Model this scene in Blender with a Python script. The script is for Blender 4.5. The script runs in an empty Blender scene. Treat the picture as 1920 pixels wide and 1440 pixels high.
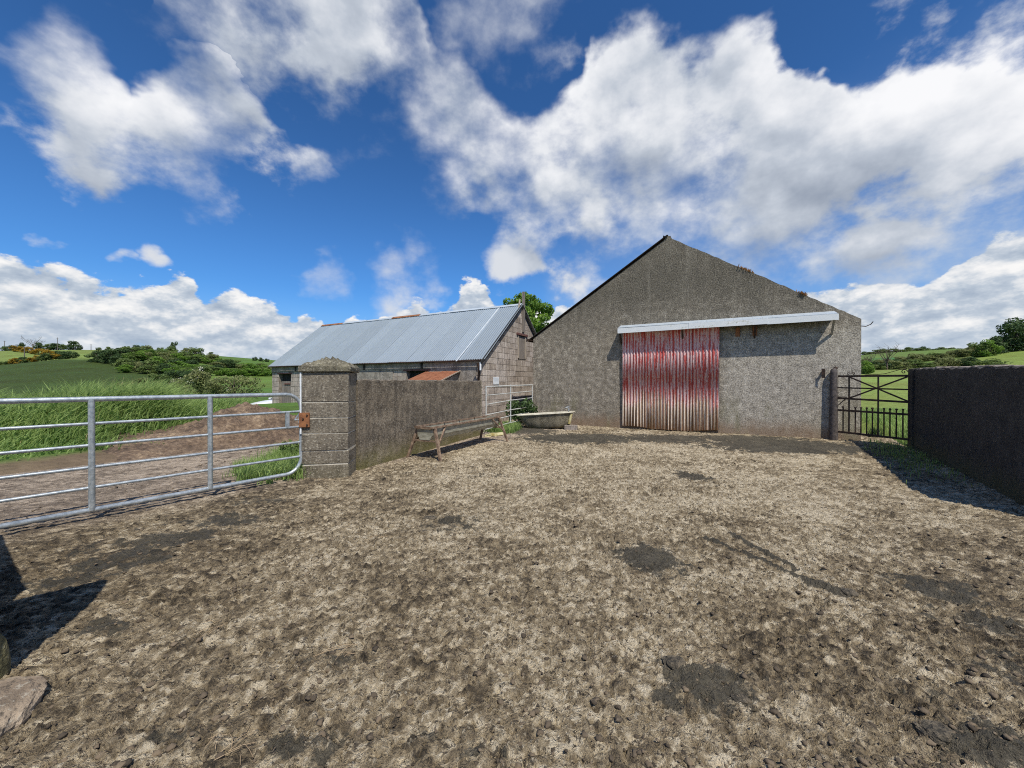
import bpy, math, random
import numpy as np
from mathutils import Vector, Matrix

random.seed(7)
RNG = np.random.default_rng(11)
scene = bpy.context.scene
COL = scene.collection

# ------------------------------------------------------------------ camera
EYE = 1.6
F = 720.0                       # focal length in pixels of a 1920 wide frame
HOR = 717.0                     # row of the horizon
cam = bpy.data.cameras.new('camera')
cam.sensor_width = 36.0
cam.lens = 36.0 * F / 1920.0
cam.clip_end = 5000.0
cam.clip_start = 0.05
cam_ob = bpy.data.objects.new('camera', cam)
COL.objects.link(cam_ob)
cam_ob.location = (0, 0, EYE)
cam_ob.rotation_euler = (math.radians(90) - math.atan((720 - HOR) / F), 0, 0)
scene.camera = cam_ob

def at(px, py, d):              # point at distance d seen in that direction
    return Vector(((px - 960) / F * d, d, EYE + (HOR - py) / F * d))

def gr(px, py):                 # point of the level yard
    d = EYE * F / (py - HOR)
    return Vector(((px - 960) / F * d, d, 0.0))

# ------------------------------------------------------------------ sun and sky
SUN_EL = math.radians(57)
SUN_H = Vector((0.38, -0.925)).normalized()
SUN_DIR = Vector((SUN_H.x * math.cos(SUN_EL), SUN_H.y * math.cos(SUN_EL), math.sin(SUN_EL)))
sun = bpy.data.lights.new('sun', 'SUN')
sun.energy = 5.0
sun.angle = math.radians(0.53)
sun.color = (1.0, 0.94, 0.83)
sun_ob = bpy.data.objects.new('sun', sun)
COL.objects.link(sun_ob)
sun_ob.rotation_euler = SUN_DIR.to_track_quat('Z', 'Y').to_euler()
sun_ob.location = (10, -20, 40)

scene.view_settings.view_transform = 'Standard'
scene.view_settings.look = 'None'
scene.view_settings.gamma = 1.0
scene.view_settings.use_curve_mapping = False
scene.view_settings.exposure = 0.0
scene.render.film_transparent = False
scene.cycles.max_bounces = 5
scene.cycles.use_adaptive_sampling = True
scene.cycles.adaptive_threshold = 0.012
scene.cycles.adaptive_min_samples = 16
scene.cycles.use_denoising = False
scene.cycles.pixel_filter_type = 'BLACKMAN_HARRIS'
scene.cycles.filter_width = 1.05

world = bpy.data.worlds.new('World')
scene.world = world
world.use_nodes = True

def NN(nt, kind, **kw):
    n = nt.nodes.new(kind)
    for k, v in kw.items():
        setattr(n, k, v)
    return n

def setin(nt, sock, v):
    if isinstance(v, bpy.types.NodeSocket):
        nt.links.new(v, sock)
    elif v is not None:
        sock.default_value = v

def MATH(nt, op, a, b=None, c=None, clamp=False):
    n = NN(nt, 'ShaderNodeMath', operation=op, use_clamp=clamp)
    setin(nt, n.inputs[0], a); setin(nt, n.inputs[1], b); setin(nt, n.inputs[2], c)
    return n.outputs[0]

def VM(nt, op, a, b=None, out=0, scale=None):
    n = NN(nt, 'ShaderNodeVectorMath', operation=op)
    setin(nt, n.inputs[0], a); setin(nt, n.inputs[1], b)
    if scale is not None: setin(nt, n.inputs['Scale'], scale)
    return n.outputs[out]

def MR(nt, v, a, b, c=0.0, d=1.0, smooth=True):
    n = NN(nt, 'ShaderNodeMapRange', interpolation_type='SMOOTHSTEP' if smooth else 'LINEAR')
    setin(nt, n.inputs['Value'], v)
    for k, x in (('From Min', a), ('From Max', b), ('To Min', c), ('To Max', d)):
        setin(nt, n.inputs[k], x)
    return n.outputs[0]

def MIXC(nt, f, a, b, blend='MIX'):
    n = NN(nt, 'ShaderNodeMix', data_type='RGBA', blend_type=blend)
    setin(nt, n.inputs[0], f)
    for s, v in ((n.inputs[6], a), (n.inputs[7], b)):
        if not isinstance(v, bpy.types.NodeSocket) and len(v) == 3: v = (*v, 1)
        setin(nt, s, v)
    return n.outputs[2]

def NOISE(nt, vec, scale, detail=4, rough=0.55, dist=0.0, out='Fac', lac=2.0):
    n = NN(nt, 'ShaderNodeTexNoise')
    setin(nt, n.inputs['Vector'], vec)
    n.inputs['Scale'].default_value = scale
    n.inputs['Detail'].default_value = detail
    n.inputs['Roughness'].default_value = rough
    n.inputs['Distortion'].default_value = dist
    n.inputs['Lacunarity'].default_value = lac
    return n.outputs[out]

# three cloud banks, each with an upper and a lower edge (columns and rows of a 1920 wide frame looking along +Y)
BANK_HIGH = [  # x, top, bottom
 (235,60,20),(265,-30,40),(320,-80,95),(400,-120,130),(480,-150,165),(560,-160,195),(620,-170,215),(680,-170,240),(720,-160,265),
 (770,-100,320),(790,20,370),(810,75,405),(860,95,415),(910,140,405),(960,180,440),(1010,195,490),(1050,180,540),(1080,150,540),(1100,75,540),
 (1150,45,560),(1200,50,570),(1250,50,570),(1300,45,580),(1345,42,590),(1400,40,590),(1440,45,590),(1485,55,580),(1515,90,570),(1560,150,560),
 (1600,165,550),(1625,140,540),(1680,100,500),(1750,90,475),(1810,100,460),(1860,90,450),(1920,60,440),(2060,60,450),(2400,-100,460)]
BANK_LEFT = [
 (-500,-200,290),(-250,-60,240),(-100,10,215),(0,30,225),(50,20,235),(100,15,265),(150,35,300),(195,80,335),(225,140,365),(250,185,385),(275,130,400),
 (300,95,410),(350,75,415),(390,85,410),(430,105,395),(470,140,385),(500,185,370),(530,225,350),(570,265,325),(620,310,290)]
BANK_LOW = [
 (-500,480,760),(-250,470,760),(-100,500,760),(0,490,760),(60,486,760),(120,505,760),(180,522,760),(235,550,760),(262,530,760),(290,522,760),(312,503,760),(335,497,760),
 (355,502,760),(372,540,760),(420,548,760),(455,538,760),(490,534,760),(520,555,760),(550,590,760),(590,600,760),(620,645,760),(640,605,760),(662,578,760),
 (690,602,760),(715,618,760),(755,580,760),(785,563,760),(815,585,760),(845,558,760),(870,530,760),(890,522,760),(912,548,760),(935,570,760),(990,560,760),(1100,580,760),
 (1300,580,760),(1480,550,760),(1520,532,760),(1560,545,760),(1600,525,760),(1660,510,760),(1700,528,760),(1750,524,760),(1800,510,760),(1830,470,760),
 (1860,452,760),(1920,440,760),(2060,470,760),(2400,430,760)]
# the same three all round, away from the frame: azimuth, top, bottom in degrees
FAR_HIGH = [(75,52,22),(95,46,30),(112,52,24),(130,40,36),(150,30,36),(185,30,36),(205,48,30),(225,55,24),(245,46,30),(262,30,36)]
FAR_LOW = [(75,14,-3),(90,9,-3),(105,15,-3),(125,9,-3),(140,16,-3),(160,10,-3),(180,14,-3),(200,9,-3),(220,15,-3),(240,10,-3),(260,14,-3),(275,9,-3),(288,13,-3)]
WISPS = [(790,520,46,.62),(735,496,28,.6),(268,474,26,.62),(212,482,20,.5),(120,455,22,.42),(612,524,28,.42),(965,498,48,.7),(740,568,30,.4),(860,40,90,.30),(960,70,90,.32),(1010,120,70,.28),(1620,200,60,.3),(1800,70,110,.30),(1900,60,100,.4),(1650,60,60,.1)]

def build_world():
    nt = world.node_tree
    nt.nodes.clear()
    out = NN(nt, 'ShaderNodeOutputWorld')
    bg = NN(nt, 'ShaderNodeBackground')
    bg.inputs['Strength'].default_value = 0.1
    nt.links.new(bg.outputs[0], out.inputs[0])
    sky = NN(nt, 'ShaderNodeTexSky')
    sky.sky_type = 'NISHITA'
    sky.sun_disc = False
    sky.sun_elevation = SUN_EL
    sky.sun_rotation = math.atan2(SUN_H.x, SUN_H.y)
    sky.air_density = 1.0
    sky.dust_density = 0.3
    sky.ozone_density = 3.0
    tc = NN(nt, 'ShaderNodeTexCoord')
    p = VM(nt, 'NORMALIZE', tc.outputs['Generated'])
    st = VM(nt, 'MULTIPLY', p, (1, 1, 1.35))
    w1 = VM(nt, 'SUBTRACT', NOISE(nt, st, 6.0, 4, 0.58, out='Color'), (0.5, 0.5, 0.5))
    pw = VM(nt, 'NORMALIZE', VM(nt, 'ADD', p, VM(nt, 'SCALE', w1, scale=0.15)))
    sep = NN(nt, 'ShaderNodeSeparateXYZ'); nt.links.new(pw, sep.inputs[0])
    # azimuth 0..1 (0.5 = along +Y), elevation in degrees
    az = MATH(nt, 'MULTIPLY_ADD', MATH(nt, 'ARCTAN2', sep.outputs[0], sep.outputs[1]), 0.5 / math.pi, 0.5)
    el = MATH(nt, 'MULTIPLY', MATH(nt, 'ARCSINE', sep.outputs[2]), 180 / math.pi)

    def edges(front, far, outside):
        t, b = [], []
        for (x, yt, yb) in front:
            a = math.atan((x - 960) / F)
            k = math.cos(a)
            u = a / (2 * math.pi) + 0.5
            t.append((u, math.degrees(math.atan((HOR - yt) / F * k))))
            b.append((u, math.degrees(math.atan((HOR - yb) / F * k))))
        lo, hi = t[0][0], t[-1][0]
        for (a, et, eb) in far:
            u = ((a / 360 + 0.5) % 1.0)
            if u < lo - .01 or u > hi + .01:
                t.append((u, et)); b.append((u, eb))
        if not far:
            for u in (0.0, lo - .02, hi + .02, 1.0):
                t.append((u, outside[0])); b.append((u, outside[1]))
        else:
            for u in (0.0, 1.0):
                t.append((u, far[len(far) // 2][1])); b.append((u, far[len(far) // 2][2]))
        res = []
        for pts in (t, b):
            n = NN(nt, 'ShaderNodeFloatCurve')
            c = n.mapping.curves[0]
            pts = sorted(set(pts))
            while len(c.points) < len(pts): c.points.new(0.5, 0.5)
            for q, (u, e) in zip(c.points, pts):
                q.location = (u, (e + 20) / 100); q.handle_type = 'VECTOR'
            n.mapping.use_clip = False
            n.mapping.update()
            nt.links.new(az, n.inputs['Value'])
            res.append(MATH(nt, 'MULTIPLY_ADD', n.outputs[0], 100.0, -20.0))
        return res

    def bank(front, far, outside, st_, sb_):
        top, bot = edges(front, far, outside)
        dt = MATH(nt, 'SUBTRACT', top, el)          # degrees below the upper edge
        db = MATH(nt, 'SUBTRACT', el, bot)
        m = MATH(nt, 'MINIMUM', MATH(nt, 'DIVIDE', dt, st_), MATH(nt, 'DIVIDE', db, sb_))
        return MATH(nt, 'MAXIMUM', MATH(nt, 'MINIMUM', m, 1.0), -1.0), dt, db

    m1, t1, b1 = bank(BANK_HIGH, FAR_HIGH, None, 3.0, 13.0)
    m2, t2, b2 = bank(BANK_LEFT, [], (10, 30), 3.0, 11.0)
    m3, t3, b3 = bank(BANK_LOW, FAR_LOW, None, 2.2, 6.0)
    mw = -1.0
    for (x, y, r, w) in WISPS:
        v = Vector(((x - 960) / F, 1.0, (HOR - y) / F)); a = r / F / (v.length ** 1.5); v.normalize()
        k = (w + .8) / (1 - math.cos(a * 2.2))
        mw = MATH(nt, 'MAXIMUM', mw, MATH(nt, 'ADD', VM(nt, 'DOT_PRODUCT', pw, tuple(v * k), out=1), w - k))
    fb = NOISE(nt, st, 6.8, 8, 0.56)
    fb2 = NOISE(nt, VM(nt, 'ADD', st, (0.012, -0.012, 0.05)), 6.8, 5, 0.56)
    n1 = MATH(nt, 'MULTIPLY', MATH(nt, 'SUBTRACT', fb, 0.5), 3.4)
    n2 = MATH(nt, 'MULTIPLY', MATH(nt, 'SUBTRACT', fb2, 0.5), 3.4)
    rel = MATH(nt, 'SUBTRACT', n1, n2)
    hi = MATH(nt, 'MAXIMUM', m1, m2)
    big1 = NOISE(nt, p, 3.1, 3, 0.55)
    big2 = NOISE(nt, VM(nt, 'ADD', p, (0.03, -0.03, 0.12)), 3.1, 3, 0.55)
    relb = MATH(nt, 'MULTIPLY', MATH(nt, 'SUBTRACT', big1, big2), 2.4)
    d_hi = MATH(nt, 'ADD', MATH(nt, 'ADD', MATH(nt, 'MAXIMUM', hi, mw), n1), MATH(nt, 'MULTIPLY_ADD', big1, 1.3, -0.58))
    # the far bank has smaller, crisper heads
    fl = NOISE(nt, VM(nt, 'MULTIPLY', p, (1, 1, 1.9)), 15.0, 7, 0.60)
    fl2 = NOISE(nt, VM(nt, 'ADD', VM(nt, 'MULTIPLY', p, (1, 1, 1.9)), (0.01, -0.01, 0.035)), 15.0, 4, 0.60)
    l1 = MATH(nt, 'MULTIPLY', MATH(nt, 'SUBTRACT', fl, 0.5), 3.0)
    l2 = MATH(nt, 'MULTIPLY', MATH(nt, 'SUBTRACT', fl2, 0.5), 3.0)
    d_lo = MATH(nt, 'ADD', m3, l1)
    soft = MR(nt, NOISE(nt, p, 2.3, 2, .5), 0.38, 0.62, 0.60, 1.9)
    a_hi = MR(nt, d_hi, 0.0, soft)
    a_lo = MR(nt, d_lo, 0.05, 0.42)
    # depth below the sunlit upper edge darkens, bumps that face the light brighten
    dep_t = MATH(nt, 'MAXIMUM', MATH(nt, 'MULTIPLY', MATH(nt, 'GREATER_THAN', m1, m2), t1), MATH(nt, 'MULTIPLY', MATH(nt, 'GREATER_THAN', m2, m1), t2))
    und = MATH(nt, 'MAXIMUM', MATH(nt, 'MULTIPLY', MATH(nt, 'GREATER_THAN', m1, m2), b1), MATH(nt, 'MULTIPLY', MATH(nt, 'GREATER_THAN', m2, m1), b2))
    frac = MATH(nt, 'DIVIDE', und, MATH(nt, 'ADD', MATH(nt, 'ADD', MATH(nt, 'ABSOLUTE', dep_t), MATH(nt, 'ABSOLUTE', und)), 0.5))
    s_hi = MATH(nt, 'ADD', MATH(nt, 'MULTIPLY', MR(nt, frac, 0.0, 1.0, 0.16, 0.72, False), 1.0), MATH(nt, 'ADD', MATH(nt, 'MULTIPLY', rel, 0.50), MATH(nt, 'MULTIPLY', relb, 0.80)))
    s_hi = MATH(nt, 'ADD', s_hi, MR(nt, d_hi, 0.2, 1.6, 0.16, -0.10, False))
    s_lo = MATH(nt, 'ADD', MR(nt, t3, 0.0, 12.0, 0.62, 0.40, False), MATH(nt, 'MULTIPLY', MATH(nt, 'SUBTRACT', l1, l2), 0.75))

    in_bank = MR(nt, hi, -0.35, 0.25)
    s_hi = MATH(nt, 'ADD', MATH(nt, 'MULTIPLY', MATH(nt, 'SUBTRACT', s_hi, 0.62), in_bank), 0.62)
    s_hi = MR(nt, s_hi, -0.45, 1.25)
    s_lo = MR(nt, s_lo, -0.35, 1.25)

    def tone(v, lo, mid, hi_):
        cr = NN(nt, 'ShaderNodeValToRGB')
        nt.links.new(v, cr.inputs[0])
        els = cr.color_ramp.elements
        els[0].position = 0.06; els[0].color = (*lo, 1)
        els[1].position = 0.97; els[1].color = (*hi_, 1)
        e = els.new(0.50); e.color = (*mid, 1)
        return cr.outputs[0]
    c_hi = tone(s_hi, (2.9, 3.4, 4.3), (5.3, 5.8, 6.6), (9.5, 9.55, 9.75))
    c_lo = tone(s_lo, (3.5, 4.3, 5.5), (5.3, 6.0, 6.9), (9.6, 9.5, 9.4))
    sep0 = NN(nt, 'ShaderNodeSeparateXYZ'); nt.links.new(p, sep0.inputs[0])
    skyc = MIXC(nt, 1.0, sky.outputs[0], (0.46, 0.93, 1.42), 'MULTIPLY')
    dk = NN(nt, 'ShaderNodeHueSaturation'); nt.links.new(skyc, dk.inputs['Color']); nt.links.new(MR(nt, sep0.outputs[2], 0.22, 0.62, 1.0, 0.80), dk.inputs['Value']); skyc = dk.outputs[0]
    low = MR(nt, sep0.outputs[2], -0.02, 0.22, 1.0, 0.0)
    skyc = MIXC(nt, MATH(nt, 'MULTIPLY', low, 0.75), skyc, (3.6, 5.3, 7.6))
    c_lo = MIXC(nt, MR(nt, sep0.outputs[2], 0.0, 0.12, 0.55, 0.0), c_lo, (5.0, 6.1, 7.4))
    veil = MATH(nt, 'MULTIPLY', MATH(nt, 'MULTIPLY', MR(nt, el, 34, 14), MR(nt, az, 0.49, 0.57)), MR(nt, az, 0.74, 0.66))
    veil = MATH(nt, 'MULTIPLY', veil, MR(nt, MATH(nt, 'ADD', big1, MATH(nt, 'MULTIPLY', MATH(nt, 'SUBTRACT', fb, 0.5), 0.9)), 0.38, 0.66, 0.15, 0.85))
    skyc = MIXC(nt, veil, skyc, (5.2, 6.0, 7.1))
    col = MIXC(nt, a_lo, skyc, c_lo)
    col = MIXC(nt, a_hi, col, c_hi)
    nt.links.new(col, bg.inputs['Color'])
    world.cycles.sampling_method = 'MANUAL'
    world.cycles.sample_map_resolution = 512
build_world()

# ------------------------------------------------------------------ helpers
def tag(o, label=None, cat=None, group=None, kind=None):
    for k, v in (('label', label), ('category', cat), ('group', group), ('kind', kind)):
        if v: o[k] = v
    return o

def empty(name, loc=(0, 0, 0), rz=0.0):
    o = bpy.data.objects.new(name, None)
    o.empty_display_size = 0.2
    COL.objects.link(o)
    o.location = loc; o.rotation_euler = (0, 0, rz)
    return o

def link(name, me, parent=None):
    o = bpy.data.objects.new(name, me)
    COL.objects.link(o)
    if parent is not None: o.parent = parent
    return o

class MB:
    """collects vertices and faces of one mesh"""
    def __init__(s): s.v, s.f, s.sm = [], [], []
    def add(s, vs, fs, smooth=False):
        n = len(s.v)
        s.v += [tuple(map(float, p)) for p in vs]
        s.f += [tuple(i + n for i in f) for f in fs]
        s.sm += [smooth] * len(fs)
    def box(s, x0, x1, y0, y1, z0, z1, M=None):
        vs = [Vector((x, y, z)) for x in (x0, x1) for y in (y0, y1) for z in (z0, z1)]
        if M is not None: vs = [M @ v for v in vs]
        s.add(vs, [(0, 1, 3, 2), (4, 6, 7, 5), (0, 4, 5, 1), (2, 3, 7, 6), (0, 2, 6, 4), (1, 5, 7, 3)])
    def bevbox(s, x0, x1, y0, y1, z0, z1, b=0.01, M=None, jit=0.0):
        # box with chamfered edges: 24 vertices
        vs, idx = [], {}
        for i, x in enumerate((x0, x1)):
            for j, y in enumerate((y0, y1)):
                for k, z in enumerate((z0, z1)):
                    sx, sy, sz = (1 if i == 0 else -1), (1 if j == 0 else -1), (1 if k == 0 else -1)
                    jt = Vector((random.uniform(-jit, jit), random.uniform(-jit, jit), random.uniform(-jit, jit)))
                    for a in range(3):
                        p = Vector((x, y, z))
                        if a != 0: p.x += sx * b
                        if a != 1: p.y += sy * b
                        if a != 2: p.z += sz * b
                        idx[(i, j, k, a)] = len(vs)
                        p += jt
                        vs.append(M @ p if M is not None else p)
        F_ = []
        for i in (0, 1):
            q = [idx[(i, 0, 0, 0)], idx[(i, 0, 1, 0)], idx[(i, 1, 1, 0)], idx[(i, 1, 0, 0)]]
            F_.append(q if i == 0 else q[::-1])
            q = [idx[(0, i, 0, 1)], idx[(1, i, 0, 1)], idx[(1, i, 1, 1)], idx[(0, i, 1, 1)]]
            F_.append(q if i == 0 else q[::-1])
            q = [idx[(0, 0, i, 2)], idx[(0, 1, i, 2)], idx[(1, 1, i, 2)], idx[(1, 0, i, 2)]]
            F_.append(q if i == 0 else q[::-1])
        for i in (0, 1):
            for j in (0, 1):
                F_.append([idx[(i, j, 0, 0)], idx[(i, j, 1, 0)], idx[(i, j, 1, 1)], idx[(i, j, 0, 1)]])
                F_.append([idx[(i, 0, j, 0)], idx[(i, 1, j, 0)], idx[(i, 1, j, 2)], idx[(i, 0, j, 2)]])
                F_.append([idx[(0, i, j, 1)], idx[(1, i, j, 1)], idx[(1, i, j, 2)], idx[(0, i, j, 2)]])
                for k in (0, 1):
                    F_.append([idx[(i, j, k, 0)], idx[(i, j, k, 1)], idx[(i, j, k, 2)]])
        s.add(vs, F_)
    def prism(s, poly, d, M=None, flip=False):
        """polygon in x,z extruded along y from 0 to d"""
        n = len(poly)
        vs = [Vector((x, 0, z)) for x, z in poly] + [Vector((x, d, z)) for x, z in poly]
        if M is not None: vs = [M @ v for v in vs]
        s.add(vs, [tuple(range(n)), tuple(range(2 * n - 1, n - 1, -1))] + [(i, i + n, (i + 1) % n + n, (i + 1) % n) for i in range(n)])
    def tube(s, pts, r, n=10, caps=True, radii=None):
        pts = [Vector(p) for p in pts]
        rings = []
        up = Vector((0, 0, 1))
        prev = None
        for i, p in enumerate(pts):
            t = (pts[min(i + 1, len(pts) - 1)] - pts[max(i - 1, 0)]).normalized()
            if prev is None:
                a = t.cross(up)
                if a.length < 1e-3: a = t.cross(Vector((1, 0, 0)))
            else:
                a = prev - t * prev.dot(t)
            a.normalize(); prev = a
            b = t.cross(a).normalized()
            rr = radii[i] if radii else r
            rings.append([p + (a * math.cos(2 * math.pi * k / n) + b * math.sin(2 * math.pi * k / n)) * rr for k in range(n)])
        vs = [v for rg in rings for v in rg]
        fs = []
        for i in range(len(rings) - 1):
            for k in range(n):
                fs.append((i * n + k, i * n + (k + 1) % n, (i + 1) * n + (k + 1) % n, (i + 1) * n + k))
        s.add(vs, fs, True)
        if caps:
            m = (len(rings) - 1) * n
            s.add(vs[:n], [tuple(range(n))]); s.add(vs[m:], [tuple(range(n - 1, -1, -1))])
    def bar(s, a, b, w, h=None, up=(0, 0, 1)):
        """square bar from a to b"""
        a, b = Vector(a), Vector(b); h = h or w
        t = (b - a); L = t.length; t.normalize()
        x = t.cross(Vector(up))
        if x.length < 1e-3: x = t.cross(Vector((0, 1, 0)))
        x.normalize(); z = x.cross(t)
        vs = [a + x * sx * w / 2 + z * sz * h / 2 + t * q for q in (0, L) for sx in (-1, 1) for sz in (-1, 1)]
        s.add(vs, [(0, 1, 3, 2), (4, 6, 7, 5), (0, 4, 5, 1), (2, 3, 7, 6), (0, 2, 6, 4), (1, 5, 7, 3)])
    def mesh(s, name, mat):
        me = bpy.data.meshes.new(name)
        me.from_pydata(s.v, [], s.f)
        me.polygons.foreach_set('use_smooth', s.sm)
        me.materials.append(mat)
        import bmesh
        bm = bmesh.new(); bm.from_mesh(me)
        bmesh.ops.recalc_face_normals(bm, faces=bm.faces)
        bm.to_mesh(me); bm.free()
        return me
    def build(s, name, mat, parent=None):
        return link(name, s.mesh(name, mat), parent)

def np_mesh(name, V, Fq, mat, attrs=None, smooth=True, cattrs=None):
    """fast mesh from arrays; Fq of shape (n,3) or (n,4)"""
    me = bpy.data.meshes.new(name)
    V = np.asarray(V, dtype=np.float32); Fq = np.asarray(Fq, dtype=np.int32)
    k = Fq.shape[1]
    me.vertices.add(len(V)); me.vertices.foreach_set('co', V.ravel())
    me.loops.add(Fq.size); me.loops.foreach_set('vertex_index', Fq.ravel())
    me.polygons.add(len(Fq)); me.polygons.foreach_set('loop_start', np.arange(0, Fq.size, k, dtype=np.int32))
    me.polygons.foreach_set('use_smooth', np.full(len(Fq), smooth))
    me.update(calc_edges=True)
    for nm, a in (attrs or {}).items():
        at_ = me.attributes.new(nm, 'FLOAT', 'POINT'); at_.data.foreach_set('value', np.asarray(a, dtype=np.float32))
    for nm, a in (cattrs or {}).items():
        at_ = me.attributes.new(nm, 'FLOAT_VECTOR', 'POINT'); at_.data.foreach_set('vector', np.asarray(a, dtype=np.float32).ravel())
    me.materials.append(mat)
    return me

# gradient noise on arrays
_P = np.random.default_rng(5).permutation(512).astype(np.int64)
_P = np.concatenate([_P, _P, _P])
_G = np.random.default_rng(6).uniform(0, 2 * math.pi, 512)
_GX, _GY = np.cos(_G), np.sin(_G)
def gnoise(x, y):
    xi = np.floor(x).astype(np.int64); yi = np.floor(y).astype(np.int64)
    xf, yf = x - xi, y - yi
    xi &= 511; yi &= 511
    u = xf * xf * xf * (xf * (xf * 6 - 15) + 10); v = yf * yf * yf * (yf * (yf * 6 - 15) + 10)
    def g(ix, iy, fx, fy):
        h = _P[_P[ix & 511] + (iy & 511)] & 511
        return _GX[h] * fx + _GY[h] * fy
    a = g(xi, yi, xf, yf); b = g(xi + 1, yi, xf - 1, yf)
    c = g(xi, yi + 1, xf, yf - 1); d = g(xi + 1, yi + 1, xf - 1, yf - 1)
    return ((a + u * (b - a)) + v * ((c + u * (d - c)) - (a + u * (b - a)))) * 1.5
def fbm(x, y, s, o=4, rough=0.5):
    r = 0; a = 1.0; t = 0
    for i in range(o):
        r = r + a * gnoise(x * s + 17.3 * i, y * s - 9.1 * i); t += a; a *= rough; s *= 2.03
    return r / t
def worley(x, y, size, seed=0):
    """distance to the nearest jittered cell point (in cells) and two random numbers of that cell"""
    X, Y = x / size, y / size
    xi, yi = np.floor(X).astype(np.int64), np.floor(Y).astype(np.int64)
    best = np.full(x.shape, 9.0); r1 = np.zeros(x.shape); r2 = np.zeros(x.shape)
    for dx in (-1, 0, 1):
        for dy in (-1, 0, 1):
            cx, cy = xi + dx, yi + dy
            h = _P[(_P[(cx + seed) & 511] + (cy & 511)) & 511] & 511
            h2 = _P[(h + 137) & 511] & 511; h3 = _P[(h2 + 71) & 511] & 511
            d = np.hypot(cx + .1 + .8 * h / 511 - X, cy + .1 + .8 * h2 / 511 - Y)
            k = d < best
            best = np.where(k, d, best); r1 = np.where(k, h3 / 511, r1); r2 = np.where(k, (_P[(h3 + 19) & 511] & 511) / 511, r2)
    return best, r1, r2
def sstep(a, b, x):
    t = np.clip((x - a) / (b - a), 0, 1); return t * t * (3 - 2 * t)

# ------------------------------------------------------------------ materials
def new_mat(name):
    m = bpy.data.materials.new(name); m.use_nodes = True
    nt = m.node_tree; nt.nodes.clear()
    out = NN(nt, 'ShaderNodeOutputMaterial'); b = NN(nt, 'ShaderNodeBsdfPrincipled')
    nt.links.new(b.outputs[0], out.inputs[0])
    return m, nt, b
def obco(nt, scale=None):
    v = NN(nt, 'ShaderNodeTexCoord').outputs['Object']
    return VM(nt, 'MULTIPLY', v, scale) if scale else v
def attr(nt, name, out='Fac'):
    n = NN(nt, 'ShaderNodeAttribute'); n.attribute_name = name
    return n.outputs[out]
def bump(nt, b, h, strength=0.5, dist=0.02):
    n = NN(nt, 'ShaderNodeBump'); n.inputs['Strength'].default_value = strength; n.inputs['Distance'].default_value = dist
    setin(nt, n.inputs['Height'], h); nt.links.new(n.outputs[0], b.inputs['Normal'])
def ramp(nt, v, stops):
    cr = NN(nt, 'ShaderNodeValToRGB'); setin(nt, cr.inputs[0], v)
    e = cr.color_ramp.elements
    while len(e) < len(stops): e.new(0.5)
    for q, (p, c) in zip(e, stops): q.position = p; q.color = (*c, 1)
    return cr.outputs[0]
def zco(nt, v):
    s = NN(nt, 'ShaderNodeSeparateXYZ'); nt.links.new(v, s.inputs[0]); return s.outputs

def simple(name, c1, c2, scale=8, rough=0.8, metal=0.0, bmp=0.3, bscale=40, stretch=None, detail=5, spread=(0.35, 0.65), bdist=0.01, rnd=0.0):
    m, nt, b = new_mat(name)
    v = obco(nt, stretch)
    n = NOISE(nt, v, scale, detail, 0.6)
    c = MIXC(nt, MR(nt, n, spread[0], spread[1]), c1, c2)
    if rnd:
        oi = NN(nt, 'ShaderNodeObjectInfo')
        hv = NN(nt, 'ShaderNodeHueSaturation'); nt.links.new(c, hv.inputs['Color'])
        nt.links.new(MR(nt, oi.outputs['Random'], 0, 1, 1 - rnd, 1 + rnd, False), hv.inputs['Value'])
        c = hv.outputs[0]
    nt.links.new(c, b.inputs['Base Color'])
    b.inputs['Roughness'].default_value = rough; b.inputs['Metallic'].default_value = metal
    if bmp: bump(nt, b, NOISE(nt, v, bscale, 4, 0.6), bmp, bdist)
    return m

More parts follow.
